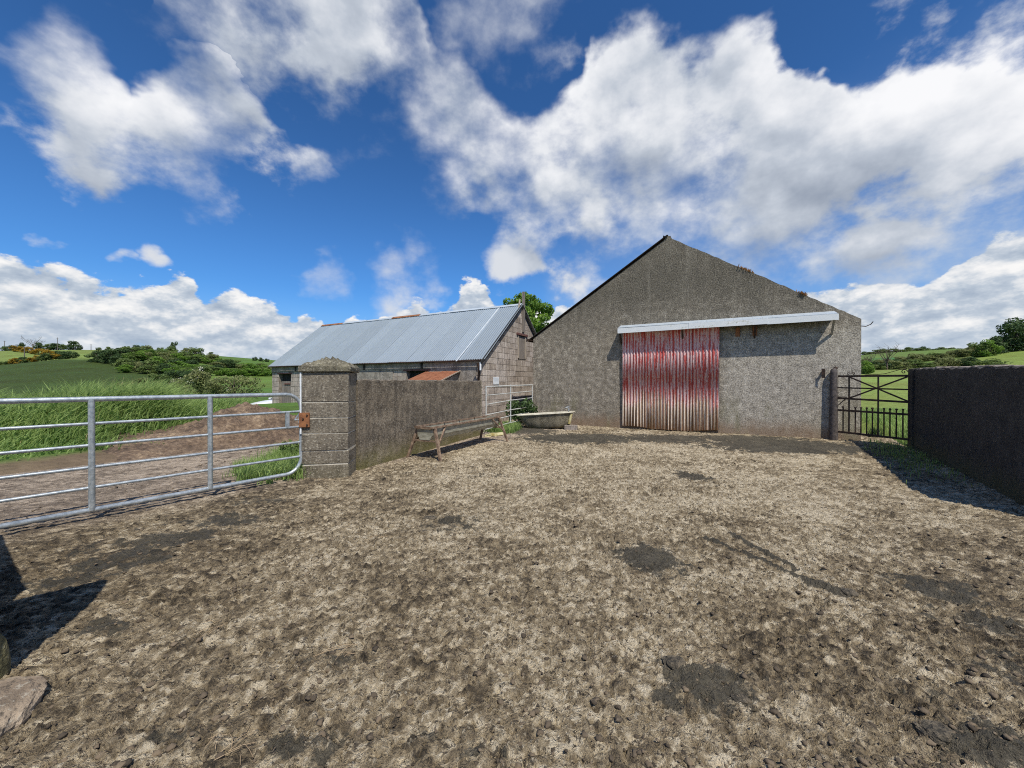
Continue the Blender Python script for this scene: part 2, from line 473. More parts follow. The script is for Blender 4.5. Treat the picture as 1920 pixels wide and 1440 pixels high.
def mat_roughcast():
    m, nt, b = new_mat('roughcast render')
    v = obco(nt); x, y, z = zco(nt, v)
    sp = NOISE(nt, v, 27, 5, 0.78)
    sp2 = NOISE(nt, v, 110, 2, 0.6)
    mot = NOISE(nt, v, 5.5, 5, 0.65)
    big = NOISE(nt, v, 0.55, 4, 0.55)
    mid = NOISE(nt, VM(nt, 'MULTIPLY', v, (1.2, 1, 0.35)), 1.6, 4, 0.6)
    base = ramp(nt, MATH(nt, 'ADD', MATH(nt, 'ADD', MATH(nt, 'MULTIPLY', sp, 0.7), MATH(nt, 'MULTIPLY', sp2, 0.3)), MATH(nt, 'MULTIPLY_ADD', mot, 0.42, -0.21)),
                [(0.32, (0.046, 0.039, 0.029)), (0.45, (0.165, 0.142, 0.110)), (0.55, (0.31, 0.272, 0.216)), (0.65, (0.68, 0.62, 0.52))])
    # lichen and soot stain the gable above, clean render shows to the right where the door slides
    up = MATH(nt, 'ADD', MR(nt, z, 2.2, 5.0, 0.02, 0.72), MATH(nt, 'MULTIPLY', MATH(nt, 'SUBTRACT', big, 0.5), 1.1))
    up = MATH(nt, 'ADD', up, MATH(nt, 'MULTIPLY', MATH(nt, 'SUBTRACT', mid, 0.5), 0.6))
    up = MATH(nt, 'MINIMUM', MATH(nt, 'MAXIMUM', up, 0.0), 0.80)
    c = MIXC(nt, up, base, MIXC(nt, MR(nt, sp, .35, .68), (0.02, 0.018, 0.014), (0.21, 0.19, 0.15)))
    clean = MATH(nt, 'MULTIPLY', MR(nt, x, 6.2, 6.9), MR(nt, MATH(nt, 'ADD', z, MATH(nt, 'MULTIPLY', big, 1.0)), 3.9, 3.3))
    c = MIXC(nt, MATH(nt, 'MULTIPLY', clean, 0.66), c, MIXC(nt, MR(nt, MATH(nt, 'MULTIPLY_ADD', mot, 0.4, MATH(nt, 'SUBTRACT', sp, .2)), .35, .66), (0.20, 0.18, 0.15), (0.70, 0.65, 0.56)))
    run = NOISE(nt, VM(nt, 'MULTIPLY', v, (2.6, 1, 0.16)), 1.7, 5, 0.62)
    c = MIXC(nt, MATH(nt, 'MULTIPLY', MR(nt, run, 0.52, 0.70), 0.28), c, (0.07, 0.064, 0.054))
    c = MIXC(nt, MATH(nt, 'MULTIPLY', MR(nt, run, 0.46, 0.30), 0.14), c, (0.45, 0.42, 0.36))
    # earth splashed against the foot
    foot = MR(nt, MATH(nt, 'ADD', z, MATH(nt, 'MULTIPLY', MATH(nt, 'SUBTRACT', mid, 0.5), 0.9)), 0.55, 0.08)
    c = MIXC(nt, MATH(nt, 'MULTIPLY', foot, 0.75), c, MIXC(nt, sp, (0.12, 0.075, 0.045), (0.33, 0.23, 0.15)))
    alg = MATH(nt, 'MULTIPLY', MR(nt, z, 1.5, 0.5), MR(nt, mid, 0.50, 0.66))
    c = MIXC(nt, MATH(nt, 'MULTIPLY', alg, 0.4), c, (0.16, 0.15, 0.06))
    nt.links.new(c, b.inputs['Base Color']); b.inputs['Roughness'].default_value = 0.95
    bump(nt, b, MATH(nt, 'ADD', sp, MATH(nt, 'MULTIPLY', sp2, 0.6)), 0.8, 0.03)
    return m
def mat_concrete(name, dark, light, moss=0.5, speck=0.35, mossz=(0.75, 0.1), brown=0.0):
    m, nt, b = new_mat(name)
    v = obco(nt); x, y, z = zco(nt, v)
    n = NOISE(nt, v, 3.0, 6, 0.65); f = NOISE(nt, v, 28, 4, 0.7)
    st = NOISE(nt, VM(nt, 'MULTIPLY', v, (5, 5, 0.5)), 1.6, 4, 0.6)
    c = MIXC(nt, MR(nt, n, 0.32, 0.68), dark, light)
    c = MIXC(nt, MATH(nt, 'MULTIPLY', MR(nt, st, 0.45, 0.68), 0.45), c, tuple(q * 0.45 for q in dark))
    c = MIXC(nt, MATH(nt, 'MULTIPLY', MR(nt, f, 0.54, 0.66), speck), c, (0.42, 0.39, 0.32))
    c = MIXC(nt, MATH(nt, 'MULTIPLY', MR(nt, f, 0.46, 0.34), 0.7), c, (0.025, 0.022, 0.018))
    g = MATH(nt, 'MULTIPLY', MR(nt, MATH(nt, 'ADD', z, MATH(nt, 'MULTIPLY', n, 0.6)), mossz[0] + 0.3, mossz[1] + 0.3), moss)
    c = MIXC(nt, g, c, MIXC(nt, f, (0.05, 0.055, 0.014), (0.22, 0.19, 0.045)))
    nt.links.new(c, b.inputs['Base Color']); b.inputs['Roughness'].default_value = 0.93
    bump(nt, b, MATH(nt, 'ADD', f, n), 0.6, 0.03)
    return m
def mat_red_sheet():
    m, nt, b = new_mat('worn red painted corrugated iron')
    v = obco(nt); x, y, z = zco(nt, v)
    n1 = NOISE(nt, VM(nt, 'MULTIPLY', v, (11, 1, 0.8)), 1.3, 5, 0.65)
    n2 = NOISE(nt, VM(nt, 'MULTIPLY', v, (1.6, 1, 0.9)), 1.4, 5, 0.6)
    n3 = NOISE(nt, VM(nt, 'MULTIPLY', v, (22, 1, 5)), 2.5, 4, 0.65)
    rg = attr(nt, 'ridge')
    wear = MATH(nt, 'ADD', MATH(nt, 'ADD', MATH(nt, 'MULTIPLY', n1, 1.0), MATH(nt, 'MULTIPLY', n2, 0.16)), MATH(nt, 'MULTIPLY', rg, 0.07))
    wear = MATH(nt, 'ADD', wear, MATH(nt, 'MULTIPLY', MATH(nt, 'SUBTRACT', n3, 0.5), 0.5))
    red = MIXC(nt, n3, (0.40, 0.045, 0.042), (0.62, 0.125, 0.105))
    pale = MIXC(nt, n3, (0.50, 0.27, 0.26), (0.84, 0.70, 0.70))
    c = MIXC(nt, MR(nt, wear, 0.51, 0.65), red, pale)
    # lower sheets have lost their paint to rust and muck
    low = MR(nt, MATH(nt, 'ADD', z, MATH(nt, 'ADD', MATH(nt, 'MULTIPLY', MATH(nt, 'SUBTRACT', n2, 0.5), 1.8), MATH(nt, 'MULTIPLY', MATH(nt, 'SUBTRACT', n1, 0.5), 1.6))), 1.35, 0.65)
    rust = ramp(nt, MATH(nt, 'ADD', MATH(nt, 'MULTIPLY', n3, 0.6), MATH(nt, 'MULTIPLY', rg, 0.25)), [(0.08, (0.14, 0.08, 0.045)), (0.26, (0.36, 0.26, 0.16)), (0.42, (0.58, 0.49, 0.37)), (0.62, (0.80, 0.74, 0.65))])
    c = MIXC(nt, MATH(nt, 'MULTIPLY', low, 0.92), c, rust)
    c = MIXC(nt, MR(nt, z, 0.30, 0.02, 0, 0.5), c, (0.30, 0.15, 0.07))
    nt.links.new(c, b.inputs['Base Color']); b.inputs['Roughness'].default_value = 0.72
    b.inputs['Metallic'].default_value = 0.0
    bump(nt, b, n3, 0.25, 0.01)
    return m
def mat_block(name, c1, c2, c3):
    m, nt, b = new_mat(name)
    v = obco(nt)
    n = NOISE(nt, v, 2.2, 5, 0.65); f = NOISE(nt, v, 26, 4, 0.7)
    st = NOISE(nt, VM(nt, 'MULTIPLY', v, (7, 7, 0.7)), 1.5, 5, 0.65)
    oi = NN(nt, 'ShaderNodeObjectInfo').outputs['Random']
    c = MIXC(nt, MR(nt, n, 0.35, 0.65), c1, c2)
    c = MIXC(nt, MATH(nt, 'MULTIPLY', MR(nt, st, 0.52, 0.66), 0.75), c, c3)
    c = MIXC(nt, MATH(nt, 'MULTIPLY', MR(nt, st, 0.47, 0.36), 0.6), c, tuple(q * 0.35 for q in c1))
    c = MIXC(nt, MATH(nt, 'MULTIPLY', MR(nt, f, 0.47, 0.36), 0.7), c, (0.04, 0.032, 0.026))
    hv = NN(nt, 'ShaderNodeHueSaturation'); nt.links.new(c, hv.inputs['Color'])
    nt.links.new(MR(nt, oi, 0, 1, 0.72, 1.2, False), hv.inputs['Value'])
    nt.links.new(MR(nt, oi, 0, 1, 1.15, 0.8, False), hv.inputs['Saturation'])
    nt.links.new(hv.outputs[0], b.inputs['Base Color']); b.inputs['Roughness'].default_value = 0.95
    bump(nt, b, MATH(nt, 'ADD', f, st), 0.6, 0.02)
    return m
def mat_roofsheet():
    m, nt, b = new_mat('weathered galvanised sheet')
    v = obco(nt)
    n = NOISE(nt, VM(nt, 'MULTIPLY', v, (6, 0.6, 1)), 1.5, 5, 0.6); n2 = NOISE(nt, v, 0.9, 4, 0.6)
    oi = NN(nt, 'ShaderNodeObjectInfo').outputs['Random']
    c = MIXC(nt, n, (0.40, 0.46, 0.52), (0.54, 0.60, 0.65))
    c = MIXC(nt, MR(nt, n2, 0.55, 0.75, 0, 0.35), c, (0.50, 0.54, 0.56))
    hv = NN(nt, 'ShaderNodeHueSaturation'); nt.links.new(c, hv.inputs['Color'])
    nt.links.new(MR(nt, oi, 0, 1, 0.90, 1.08, False), hv.inputs['Value'])
    nt.links.new(hv.outputs[0], b.inputs['Base Color'])
    b.inputs['Metallic'].default_value = 0.25; b.inputs['Roughness'].default_value = 0.55
    return m
def mat_leaf(name, dark, light, trans=0.35):
    m = bpy.data.materials.new(name); m.use_nodes = True
    nt = m.node_tree; nt.nodes.clear()
    out = NN(nt, 'ShaderNodeOutputMaterial')
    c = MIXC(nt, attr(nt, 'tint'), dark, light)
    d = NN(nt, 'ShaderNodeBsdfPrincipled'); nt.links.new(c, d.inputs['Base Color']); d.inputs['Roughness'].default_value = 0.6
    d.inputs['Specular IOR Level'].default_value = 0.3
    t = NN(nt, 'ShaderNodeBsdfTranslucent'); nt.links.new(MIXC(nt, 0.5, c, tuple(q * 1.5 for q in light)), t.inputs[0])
    mx = NN(nt, 'ShaderNodeMixShader'); mx.inputs[0].default_value = trans
    nt.links.new(d.outputs[0], mx.inputs[1]); nt.links.new(t.outputs[0], mx.inputs[2]); nt.links.new(mx.outputs[0], out.inputs[0])
    return m

M = {}
M['roughcast'] = mat_roughcast()
M['wall'] = mat_concrete('stained concrete wall', (0.085, 0.068, 0.05), (0.225, 0.186, 0.138), 0.72, 0.5, (0.5, -0.1))
M['darkwall'] = mat_concrete('near black concrete wall', (0.016, 0.015, 0.015), (0.044, 0.040, 0.037), 0.35, 0.14, (0.5, 0.0))  # concrete far darker than the other walls
M['pier'] = mat_concrete('pier concrete', (0.115, 0.096, 0.072), (0.23, 0.198, 0.15), 0.15, 0.8, (0.4, 0.0))
M['cap'] = mat_concrete('lichened cap', (0.075, 0.066, 0.045), (0.21, 0.19, 0.13), 0.0, 0.7)
M['mortar'] = simple('pale mortar', (0.36, 0.33, 0.27), (0.55, 0.51, 0.43), 12, 0.95, bmp=0.5)
M['shedmortar'] = simple('shed mortar', (0.17, 0.145, 0.12), (0.28, 0.245, 0.21), 6, 0.95, bmp=0.5)
M['block'] = mat_block('shed block', (0.33, 0.275, 0.23), (0.46, 0.39, 0.335), (0.60, 0.54, 0.46))
M['shedrender'] = mat_concrete('patchy grey render', (0.20, 0.175, 0.15), (0.38, 0.34, 0.295), 0.0, 0.3)
M['redsheet'] = mat_red_sheet()
M['roofsheet'] = mat_roofsheet()
M['newsheet'] = simple('bright sheet', (0.55, 0.60, 0.64), (0.70, 0.74, 0.76), 3, 0.5, 0.2, 0)
M['rustsheet'] = simple('rusty roof sheet', (0.21, 0.072, 0.032), (0.33, 0.135, 0.068), 4, 0.85, 0, 0.3, 30, stretch=(5, 0.8, 1))
M['rust'] = simple('rust', (0.16, 0.06, 0.025), (0.30, 0.125, 0.05), 9, 0.85, 0, 0.4, 60)
M['darkrust'] = simple('dark rusty iron', (0.022, 0.015, 0.012), (0.075, 0.04, 0.024), 14, 0.75, 0.2, 0.4, 80)
M['postiron'] = simple('grey brown iron post', (0.05, 0.042, 0.04), (0.12, 0.10, 0.092), 12, 0.7, 0.2, 0.4, 60)
M['ironbrown'] = simple('brown trough frame', (0.12, 0.075, 0.05), (0.28, 0.20, 0.14), 10, 0.8, 0.1, 0.4, 60)
M['galv'] = simple('galvanised tube', (0.33, 0.37, 0.40), (0.52, 0.56, 0.58), 22, 0.42, 0.55, 0.1, 120)
M['galvold'] = simple('pale galvanised tube', (0.45, 0.46, 0.45), (0.66, 0.66, 0.62), 22, 0.5, 0.3, 0.1, 120)
M['troughmetal'] = simple('trough sheet', (0.24, 0.23, 0.18), (0.40, 0.39, 0.32), 5, 0.6, 0.2, 0.2, 30, stretch=(1, 1, 3))
M['white'] = simple('weathered white paint', (0.56, 0.60, 0.64), (0.74, 0.76, 0.77), 3, 0.6, 0, 0.1, 40, stretch=(1, 1, 3))
def mat_fascia():
    m, nt, b = new_mat('stained white fascia')
    v = obco(nt); n = NOISE(nt, VM(nt, 'MULTIPLY', v, (1, 1, 5)), 1.6, 5, .65); f = NOISE(nt, v, 18, 4, .65)
    c = MIXC(nt, n, (0.58, 0.62, 0.65), (0.80, 0.82, 0.83))
    c = MIXC(nt, MATH(nt, 'MULTIPLY', MR(nt, MATH(nt, 'MULTIPLY_ADD', f, .5, MATH(nt, 'MULTIPLY', n, .6)), .60, .72), .7), c, (0.30, 0.29, 0.17))
    nt.links.new(c, b.inputs['Base Color']); b.inputs['Roughness'].default_value = .6
    return m
M['fascia'] = mat_fascia()
M['wood'] = simple('grey weathered timber', (0.13, 0.11, 0.095), (0.27, 0.235, 0.205), 2.5, 0.9, 0, 0.5, 20, stretch=(14, 14, 1))
M['timber'] = simple('bleached timber', (0.28, 0.235, 0.18), (0.42, 0.36, 0.29), 2.5, 0.9, 0, 0.4, 20, stretch=(14, 14, 1))
M['lintel'] = simple('red brown lintel', (0.10, 0.04, 0.035), (0.18, 0.085, 0.07), 8, 0.9)
M['black'] = simple('dark inside', (0.012, 0.012, 0.012), (0.02, 0.02, 0.02), 5, 0.9, bmp=0)
M['enamel'] = simple('stained enamel', (0.38, 0.35, 0.27), (0.60, 0.56, 0.45), 5, 0.35, 0, 0)
M['tub'] = mat_concrete('grimy tub', (0.10, 0.085, 0.055), (0.25, 0.22, 0.155), 0.5, 0.3, (0.15, -0.1))
M['yellow'] = simple('algae yellow enamel', (0.30, 0.24, 0.08), (0.46, 0.42, 0.25), 7, 0.6)
M['chrome'] = simple('dull tap metal', (0.5, 0.5, 0.45), (0.6, 0.6, 0.55), 5, 0.3, 0.8, 0)
M['stone'] = mat_concrete('rubble stone', (0.16, 0.135, 0.115), (0.34, 0.29, 0.25), 0.0, 0.4)
M['bark'] = simple('bark', (0.07, 0.055, 0.04), (0.16, 0.13, 0.10), 6, 0.95, 0, 0.6, 20, stretch=(3, 3, 0.6))
M['pole'] = simple('pole timber', (0.10, 0.09, 0.08), (0.18, 0.16, 0.14), 6, 0.9)
M['leaf'] = mat_leaf('tree leaves', (0.06, 0.13, 0.02), (0.21, 0.34, 0.05))
M['hedge'] = mat_leaf('hedge leaves', (0.055, 0.095, 0.025), (0.20, 0.265, 0.075), 0.3)
M['hedgedark'] = mat_leaf('dark hedge leaves', (0.022, 0.05, 0.016), (0.085, 0.14, 0.04), 0.2)
M['olive'] = mat_leaf('olive hedge leaves', (0.09, 0.12, 0.035), (0.28, 0.30, 0.12), 0.3)
M['gorse'] = mat_leaf('gorse', (0.05, 0.06, 0.01), (0.55, 0.32, 0.02), 0.2)
M['blossom'] = mat_leaf('hawthorn blossom', (0.42, 0.42, 0.32), (0.72, 0.70, 0.58), 0.2)
M['twig'] = mat_leaf('bare twigs', (0.12, 0.10, 0.075), (0.24, 0.20, 0.15), 0.1)
M['grass'] = mat_leaf('grass blades', (0.085, 0.165, 0.035), (0.36, 0.47, 0.16), 0.42)
M['drygrass'] = mat_leaf('straw', (0.30, 0.21, 0.10), (0.52, 0.40, 0.22), 0.2)
M['dung'] = simple('drying dung', (.035, .030, .021), (.15, .122, .084), 30, .92, 0, 1.0, 45, bdist=.04)
M['moss'] = mat_leaf('orange moss', (0.16, 0.07, 0.02), (0.36, 0.18, 0.05), 0.1)

# ------------------------------------------------------------------ terrain
def lane_d(x, y):      # distance to the left of the lane's far edge
    return (x + 7.3) * -0.81 + (y - 8.1) * 0.587
def field_d(x, y):     # distance beyond the right hand wall and iron gate
    return np.minimum((x - 9.75) * 0.816 + (y - 9.4) * -0.578, (x - 9.05) * 0.87 + (y - 10.6) * 0.5)

CTRL = []
for px, py, d in [
    # left hill: dark field, hedge line, upper field, skyline
    (-300, 742, 45), (0, 738, 45), (150, 740, 45), (300, 742, 45), (430, 745, 40),
    (-300, 706, 80), (0, 707, 78), (120, 702, 78), (250, 712, 78), (330, 722, 75),
    (-300, 690, 105), (0, 688, 105), (90, 674, 108), (150, 671, 110), (215, 672, 112), (300, 690, 105), (360, 700, 100),
    (-300, 660, 170), (0, 658, 175), (120, 655, 178), (220, 658, 178), (300, 662, 180), (380, 668, 185), (450, 674, 200), (520, 676, 230),
    (0, 664, 240), (200, 664, 250), (400, 676, 300), (-300, 664, 260),
    (430, 712, 85), (500, 711, 85), (430, 703, 110), (500, 702, 110), (500, 694, 140),
    (700, 715, 70), (700, 695, 200), (960, 715, 70), (960, 690, 200), (1250, 705, 70), (1250, 685, 200), (1500, 700, 70), (1500, 678, 200),
    # right: field beyond the iron gate and the hill
    (1630, 742, 30), (1700, 745, 28), (1630, 697, 70), (1700, 693, 70), (1800, 691, 72), (1900, 690, 62), (2100, 690, 55), (2300, 720, 30),
    (1630, 694, 95), (1640, 686, 130), (1700, 676, 150), (1760, 670, 150), (1820, 676, 110), (1900, 657, 120), (2100, 648, 120),
    (1650, 664, 300), (1750, 661, 300), (1850, 655, 250), (2000, 664, 220), (2300, 655, 200), (1700, 668, 210), (1800, 666, 205), (1900, 664, 195)]:
    CTRL.append(tuple(at(px, py, d)))
for x in (-26, -18, -12, -6, 0, 6, 12, 18, 25):
    for y in (-25, -10, 2, 12, 20):
        CTRL.append((x, y, 0.0 if not (abs(x) > 20 and y > 15) else -0.1))
for a in range(0, 360, 30):
    for r, z in ((330, 16), (420, 14)):
        x, y = r * math.sin(math.radians(a)), r * math.cos(math.radians(a))
        if not (abs(a if a < 180 else a - 360) < 65 and r < 400):
            CTRL.append((x, y, 14.0 if y > 0 else 5.0))
for x in (-150, -60, 60, 150):
    for y in (-60, -150): CTRL.append((x, y, 1.5))
CTRL = np.array(CTRL)
def _phi(r2): return np.where(r2 > 1e-9, 0.5 * r2 * np.log(np.maximum(r2, 1e-9)), 0.0)
def _solve():
    n = len(CTRL); P = CTRL[:, :2] / 100
    A = np.zeros((n + 3, n + 3))
    A[:n, :n] = _phi(((P[:, None] - P[None]) ** 2).sum(-1)) + np.eye(n) * 2e-4
    A[:n, n] = 1; A[:n, n + 1:] = P; A[n, :n] = 1; A[n + 1:, :n] = P.T
    b = np.zeros(n + 3); b[:n] = CTRL[:, 2]
    return np.linalg.solve(A, b), P
_W, _PC = _solve()
def rbf(x, y):
    x, y = np.atleast_1d(np.asarray(x, float)), np.atleast_1d(np.asarray(y, float))
    X, Y = x.ravel() / 100, y.ravel() / 100
    out = np.zeros(X.size)
    for i in range(0, X.size, 8192):
        r2 = (X[i:i + 8192, None] - _PC[None, :, 0]) ** 2 + (Y[i:i + 8192, None] - _PC[None, :, 1]) ** 2
        out[i:i + 8192] = _phi(r2) @ _W[:-3] + _W[-3] + _W[-2] * X[i:i + 8192] + _W[-1] * Y[i:i + 8192]
    return np.clip(out, -8, 60).reshape(x.shape)
def tz(x, y):
    x, y = np.atleast_1d(np.asarray(x, float)), np.atleast_1d(np.asarray(y, float))
    z = rbf(x, y)
    inside = sstep(26, 17, np.hypot(x, (y - 7) * 1.0))      # the level farmyard
    z = z * (1 - inside)
    ld, fd = lane_d(x, y), field_d(x, y)
    bank = sstep(0.2, 1.6, ld) * 0.14 + sstep(1.6, 4.5, ld) * 0.50
    bank = bank * sstep(12, 8.5, ld)
    bank = bank * sstep(30, 18, np.hypot(x + 9, y - 9))
    fld = sstep(-0.1, 0.5, fd) * 0.13 * sstep(60, 20, np.hypot(x, y))
    z = z + np.maximum(bank, fld) + 0.05 * fbm(x, y, 0.35, 3) * sstep(0.2, 3, np.maximum(ld, fd))
    pit = (1 - np.maximum(sstep(-0.2, 0.5, ld), sstep(-0.3, 0.3, fd))) * sstep(24, 18, np.hypot(x, y - 7))
    z = z - 0.75 * np.exp(-(((x + 15.3) / 3.2) ** 2 + ((y - 23.0) / 3.5) ** 2))        # hard standing for the car
    return z - 0.25 * pit
def tz1(x, y): return float(tz([x], [y])[0])

def build_terrain():
    def axis(near0, near1, step, far0, far1):
        a = list(np.arange(near0, near1 + 1e-6, step))
        s = step
        while a[-1] < far1: s *= 1.09; a.append(a[-1] + s)
        s = step; b = [near0]
        while b[-1] > far0: s *= 1.09; b.append(b[-1] - s)
        return np.array(b[:0:-1] + a)
    xs = axis(-17, 17, 0.35, -900, 900); ys = axis(-2, 22, 0.35, -500, 1100)
    X, Y = np.meshgrid(xs, ys)
    Z = tz(X, Y)
    far = np.hypot(X, Y)
    Z = Z + sstep(150, 500, far) * 1.5 * fbm(X, Y, 0.006, 3)
    nx, ny = len(xs), len(ys)
    V = np.stack([X.ravel(), Y.ravel(), Z.ravel()], 1)
    i = np.arange(nx * ny).reshape(ny, nx)
    Q = np.stack([i[:-1, :-1], i[:-1, 1:], i[1:, 1:], i[1:, :-1]], -1).reshape(-1, 4)
    x, y = X.ravel(), Y.ravel()
    px = np.where(y > 1, x / np.maximum(y, 1) * F + 960, 5000)
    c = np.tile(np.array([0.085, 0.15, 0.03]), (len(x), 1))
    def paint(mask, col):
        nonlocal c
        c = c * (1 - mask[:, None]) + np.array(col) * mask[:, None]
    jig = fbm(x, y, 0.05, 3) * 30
    paint(((px < 345 + jig * .2) & (y > 30) & (y < 108)).astype(float), (0.043, 0.067, 0.016))      # cloud shadow over this field, put into its green
    paint(((px < 330) & (y >= 108) & (y < 200)).astype(float), (0.16, 0.21, 0.055))               # pasture above
    paint(((px > 345) & (px < 560) & (y > 60) & (y < 105)).astype(float), (0.11, 0.17, 0.035))
    paint(((px > 1560) & (y > 12) & (y < 92)).astype(float), (0.175, 0.225, 0.055))
    paint(((px > 1560) & (y >= 92) & (y < 420)).astype(float), (0.11, 0.17, 0.04))
    paint(((px > 1650) & (px < 1725) & (y >= 140) & (y < 190)).astype(float), (0.06, 0.16, 0.045))
    paint(((px > 1780) & (y >= 60) & (y < 140)).astype(float), (0.17, 0.22, 0.05))
    ld = lane_d(x, y)
    soil = sstep(1.9, 1.1, ld + 0.9 * fbm(x, y, 0.6, 3)) * sstep(-2, 0, ld) * (np.hypot(x, y) < 24)
    paint(soil, (0.135, 0.098, 0.066))
    m, nt, b = new_mat('fields and verges')
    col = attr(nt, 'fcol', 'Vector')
    v = obco(nt)
    n1 = NOISE(nt, v, 0.12, 5, 0.65); n2 = NOISE(nt, v, 2.5, 5, 0.7); n3 = NOISE(nt, VM(nt, 'MULTIPLY', v, (1, .25, 1)), 0.6, 4, 0.6)
    hv = NN(nt, 'ShaderNodeHueSaturation'); nt.links.new(col, hv.inputs['Color'])
    val = MATH(nt, 'ADD', MR(nt, n1, 0.3, 0.7, -0.2, 0.2, False), MR(nt, n2, 0.25, 0.75, 0.65, 1.3, False))
    nt.links.new(MATH(nt, 'ADD', val, MR(nt, n3, 0.3, 0.7, -0.1, 0.1, False)), hv.inputs['Value'])
    nt.links.new(MR(nt, n1, 0.3, 0.7, 0.485, 0.515, False), hv.inputs['Hue'])
    nt.links.new(hv.outputs[0], b.inputs['Base Color']); b.inputs['Roughness'].default_value = 0.9
    b.inputs['Specular IOR Level'].default_value = 0.15
    bump(nt, b, n2, 0.7, 0.15)
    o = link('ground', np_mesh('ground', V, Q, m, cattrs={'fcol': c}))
    tag(o, kind='structure')
build_terrain()

# ------------------------------------------------------------------ the trodden yard
def ell(x, y, px, py, rx, ry, rot=0.0):
    """soft ellipse on the ground given where it lies"""
    p = gr(px, py); d = p.y
    ax, ay = d / F * rx, d * d / (EYE * F) * ry
    dx, dy = x - p.x, y - p.y
    q = np.sqrt((dx / ax) ** 2 + (dy / ay) ** 2)
    return q
PATCH = [(1215, 1048, 75, 34, 1.0), (1300, 893, 34, 12, .9), (1470, 836, 160, 15, 1.45), (1600, 842, 60, 14, 1.1), (1090, 822, 130, 10, 1.35), (1250, 822, 120, 9, 1.2), (985, 806, 60, 9, 1.2), (1400, 824, 120, 10, 1.1),
         (1750, 1105, 80, 36, .9), (1830, 1160, 70, 40, .7), (850, 985, 70, 22, .55), (905, 890, 60, 10, .35), (330, 1010, 90, 22, .9), (230, 1050, 110, 28, .8), (420, 975, 90, 14, .8), (130, 1090, 90, 30, .7),
         (190, 1180, 60, 26, .8), (250, 1020, 160, 45, .4), (1330, 1290, 150, 60, .6), (1850, 1400, 130, 60, .9), (1900, 1260, 80, 60, .55), (560, 1400, 130, 40, .6), (330, 1390, 140, 50, .35), (880, 1400, 120, 50, .35),
         (620, 1260, 90, 40, .35), (1100, 1130, 80, 30, .25), (1700, 1300, 100, 50, .35), (480, 940, 70, 8, .5)]
DRAG = [((1325, 1012), (1590, 1122), .042, .030), ((1372, 1004), (1500, 1072), .036, .024), ((1530, 1100), (1585, 1120), .075, .03)]
def seg_d(x, y, a, b):
    ax, ay, bx, by = a.x, a.y, b.x, b.y
    t = np.clip(((x - ax) * (bx - ax) + (y - ay) * (by - ay)) / ((bx - ax) ** 2 + (by - ay) ** 2), 0, 1)
    return np.hypot(x - ax - t * (bx - ax), y - ay - t * (by - ay))
def yard_fields(x, y):
    """height, pale and dung masks of the trodden surface"""
    w1, w2 = fbm(x, y, 1.7, 3) * 0.35, fbm(x + 31, y + 7, 1.7, 3) * 0.35
    xs, ys = x + w1 * .3, y + w2 * .3
    big = fbm(x, y, 0.33, 3)
    lump = fbm(xs, ys, 7.5, 4, 0.62)
    clod = fbm(xs + 11, ys + 5, 17, 3, 0.6)
    scat = fbm(x + 3, y + 8, 0.9, 4, 0.6)
    crust = np.abs(fbm(xs + 2, ys + 4, 11, 3, 0.6))
    h = 0.022 * big + 0.026 * lump + 0.075 * np.maximum(0, clod - 0.10) * sstep(-.5, .4, scat) + 0.016 * fbm(x, y, 30, 2) - 0.022 * sstep(.10, .0, crust)
    cells = np.zeros_like(x)
    wx, wy = x + .030 * fbm(x, y, 14, 3), y + .030 * fbm(x + 9, y + 4, 14, 3)
    for size, amp, sd, dn in ((.082, .017, 3, .50), (.050, .012, 40, .50), (.030, .007, 90, .45)):
        d, q1, q2 = worley(wx, wy, size, sd)
        on = sstep(-.06, .06, dn * (.75 + .7 * scat) - q1)
        h = h + amp * on * sstep(.52, .12, d) * (.4 + .9 * q2)
        cells = cells - on * sstep(.56, .40, d) * (.10 + .30 * q2) * (.8 if size > .05 else .6)
        cells = cells + sstep(.80, .88, q1) * sstep(.55, .42, d) * .34
    ragged = 0.75 * fbm(x, y, 3.2, 5, 0.68)
    dung = np.zeros_like(x)
    for px, py, rx, ry, s in PATCH:
        q = ell(x, y, px, py, rx, ry)
        dung = np.maximum(dung, s * sstep(1.35, 0.25, q + ragged))
    for a, b_, w, hh in DRAG:
        d = seg_d(x, y, gr(*a), gr(*b_)) + 0.03 * fbm(x, y, 12, 3)
        k = sstep(w, w * .35, d)
        h = h + hh * k * (0.6 + 0.6 * fbm(x, y, 15, 2))
        dung = np.maximum(dung, k)
    # churned heap near the camera and in the right corner
    for px, py, rx, ry, hh in [(1330, 1280, 120, 45, .05), (1830, 1400, 110, 50, .06), (845, 978, 40, 14, .05)]:
        q = ell(x, y, px, py, rx, ry)
        k = sstep(1.3, 0.2, q + ragged * .6)
        h = h + hh * k * np.clip(0.35 + 1.6 * fbm(x + 9, y, 6.5, 3), -.2, 1.4)
        dung = np.maximum(dung, k * .9)
    h = h * (1 - 0.2 * dung) + 0.014 * dung * (0.5 + 1.3 * fbm(x + 5, y + 2, 9, 4, .6))
    return h, dung, lump, clod, scat, big, cells
def yard_z(x, y):
    x, y = np.atleast_1d(np.asarray(x, float)), np.atleast_1d(np.asarray(y, float))
    h = yard_fields(x, y)[0]
    out = np.maximum(sstep(0.3, 1.2, lane_d(x, y)), sstep(-0.1, 0.4, field_d(x, y)))
    return h - 0.3 * out
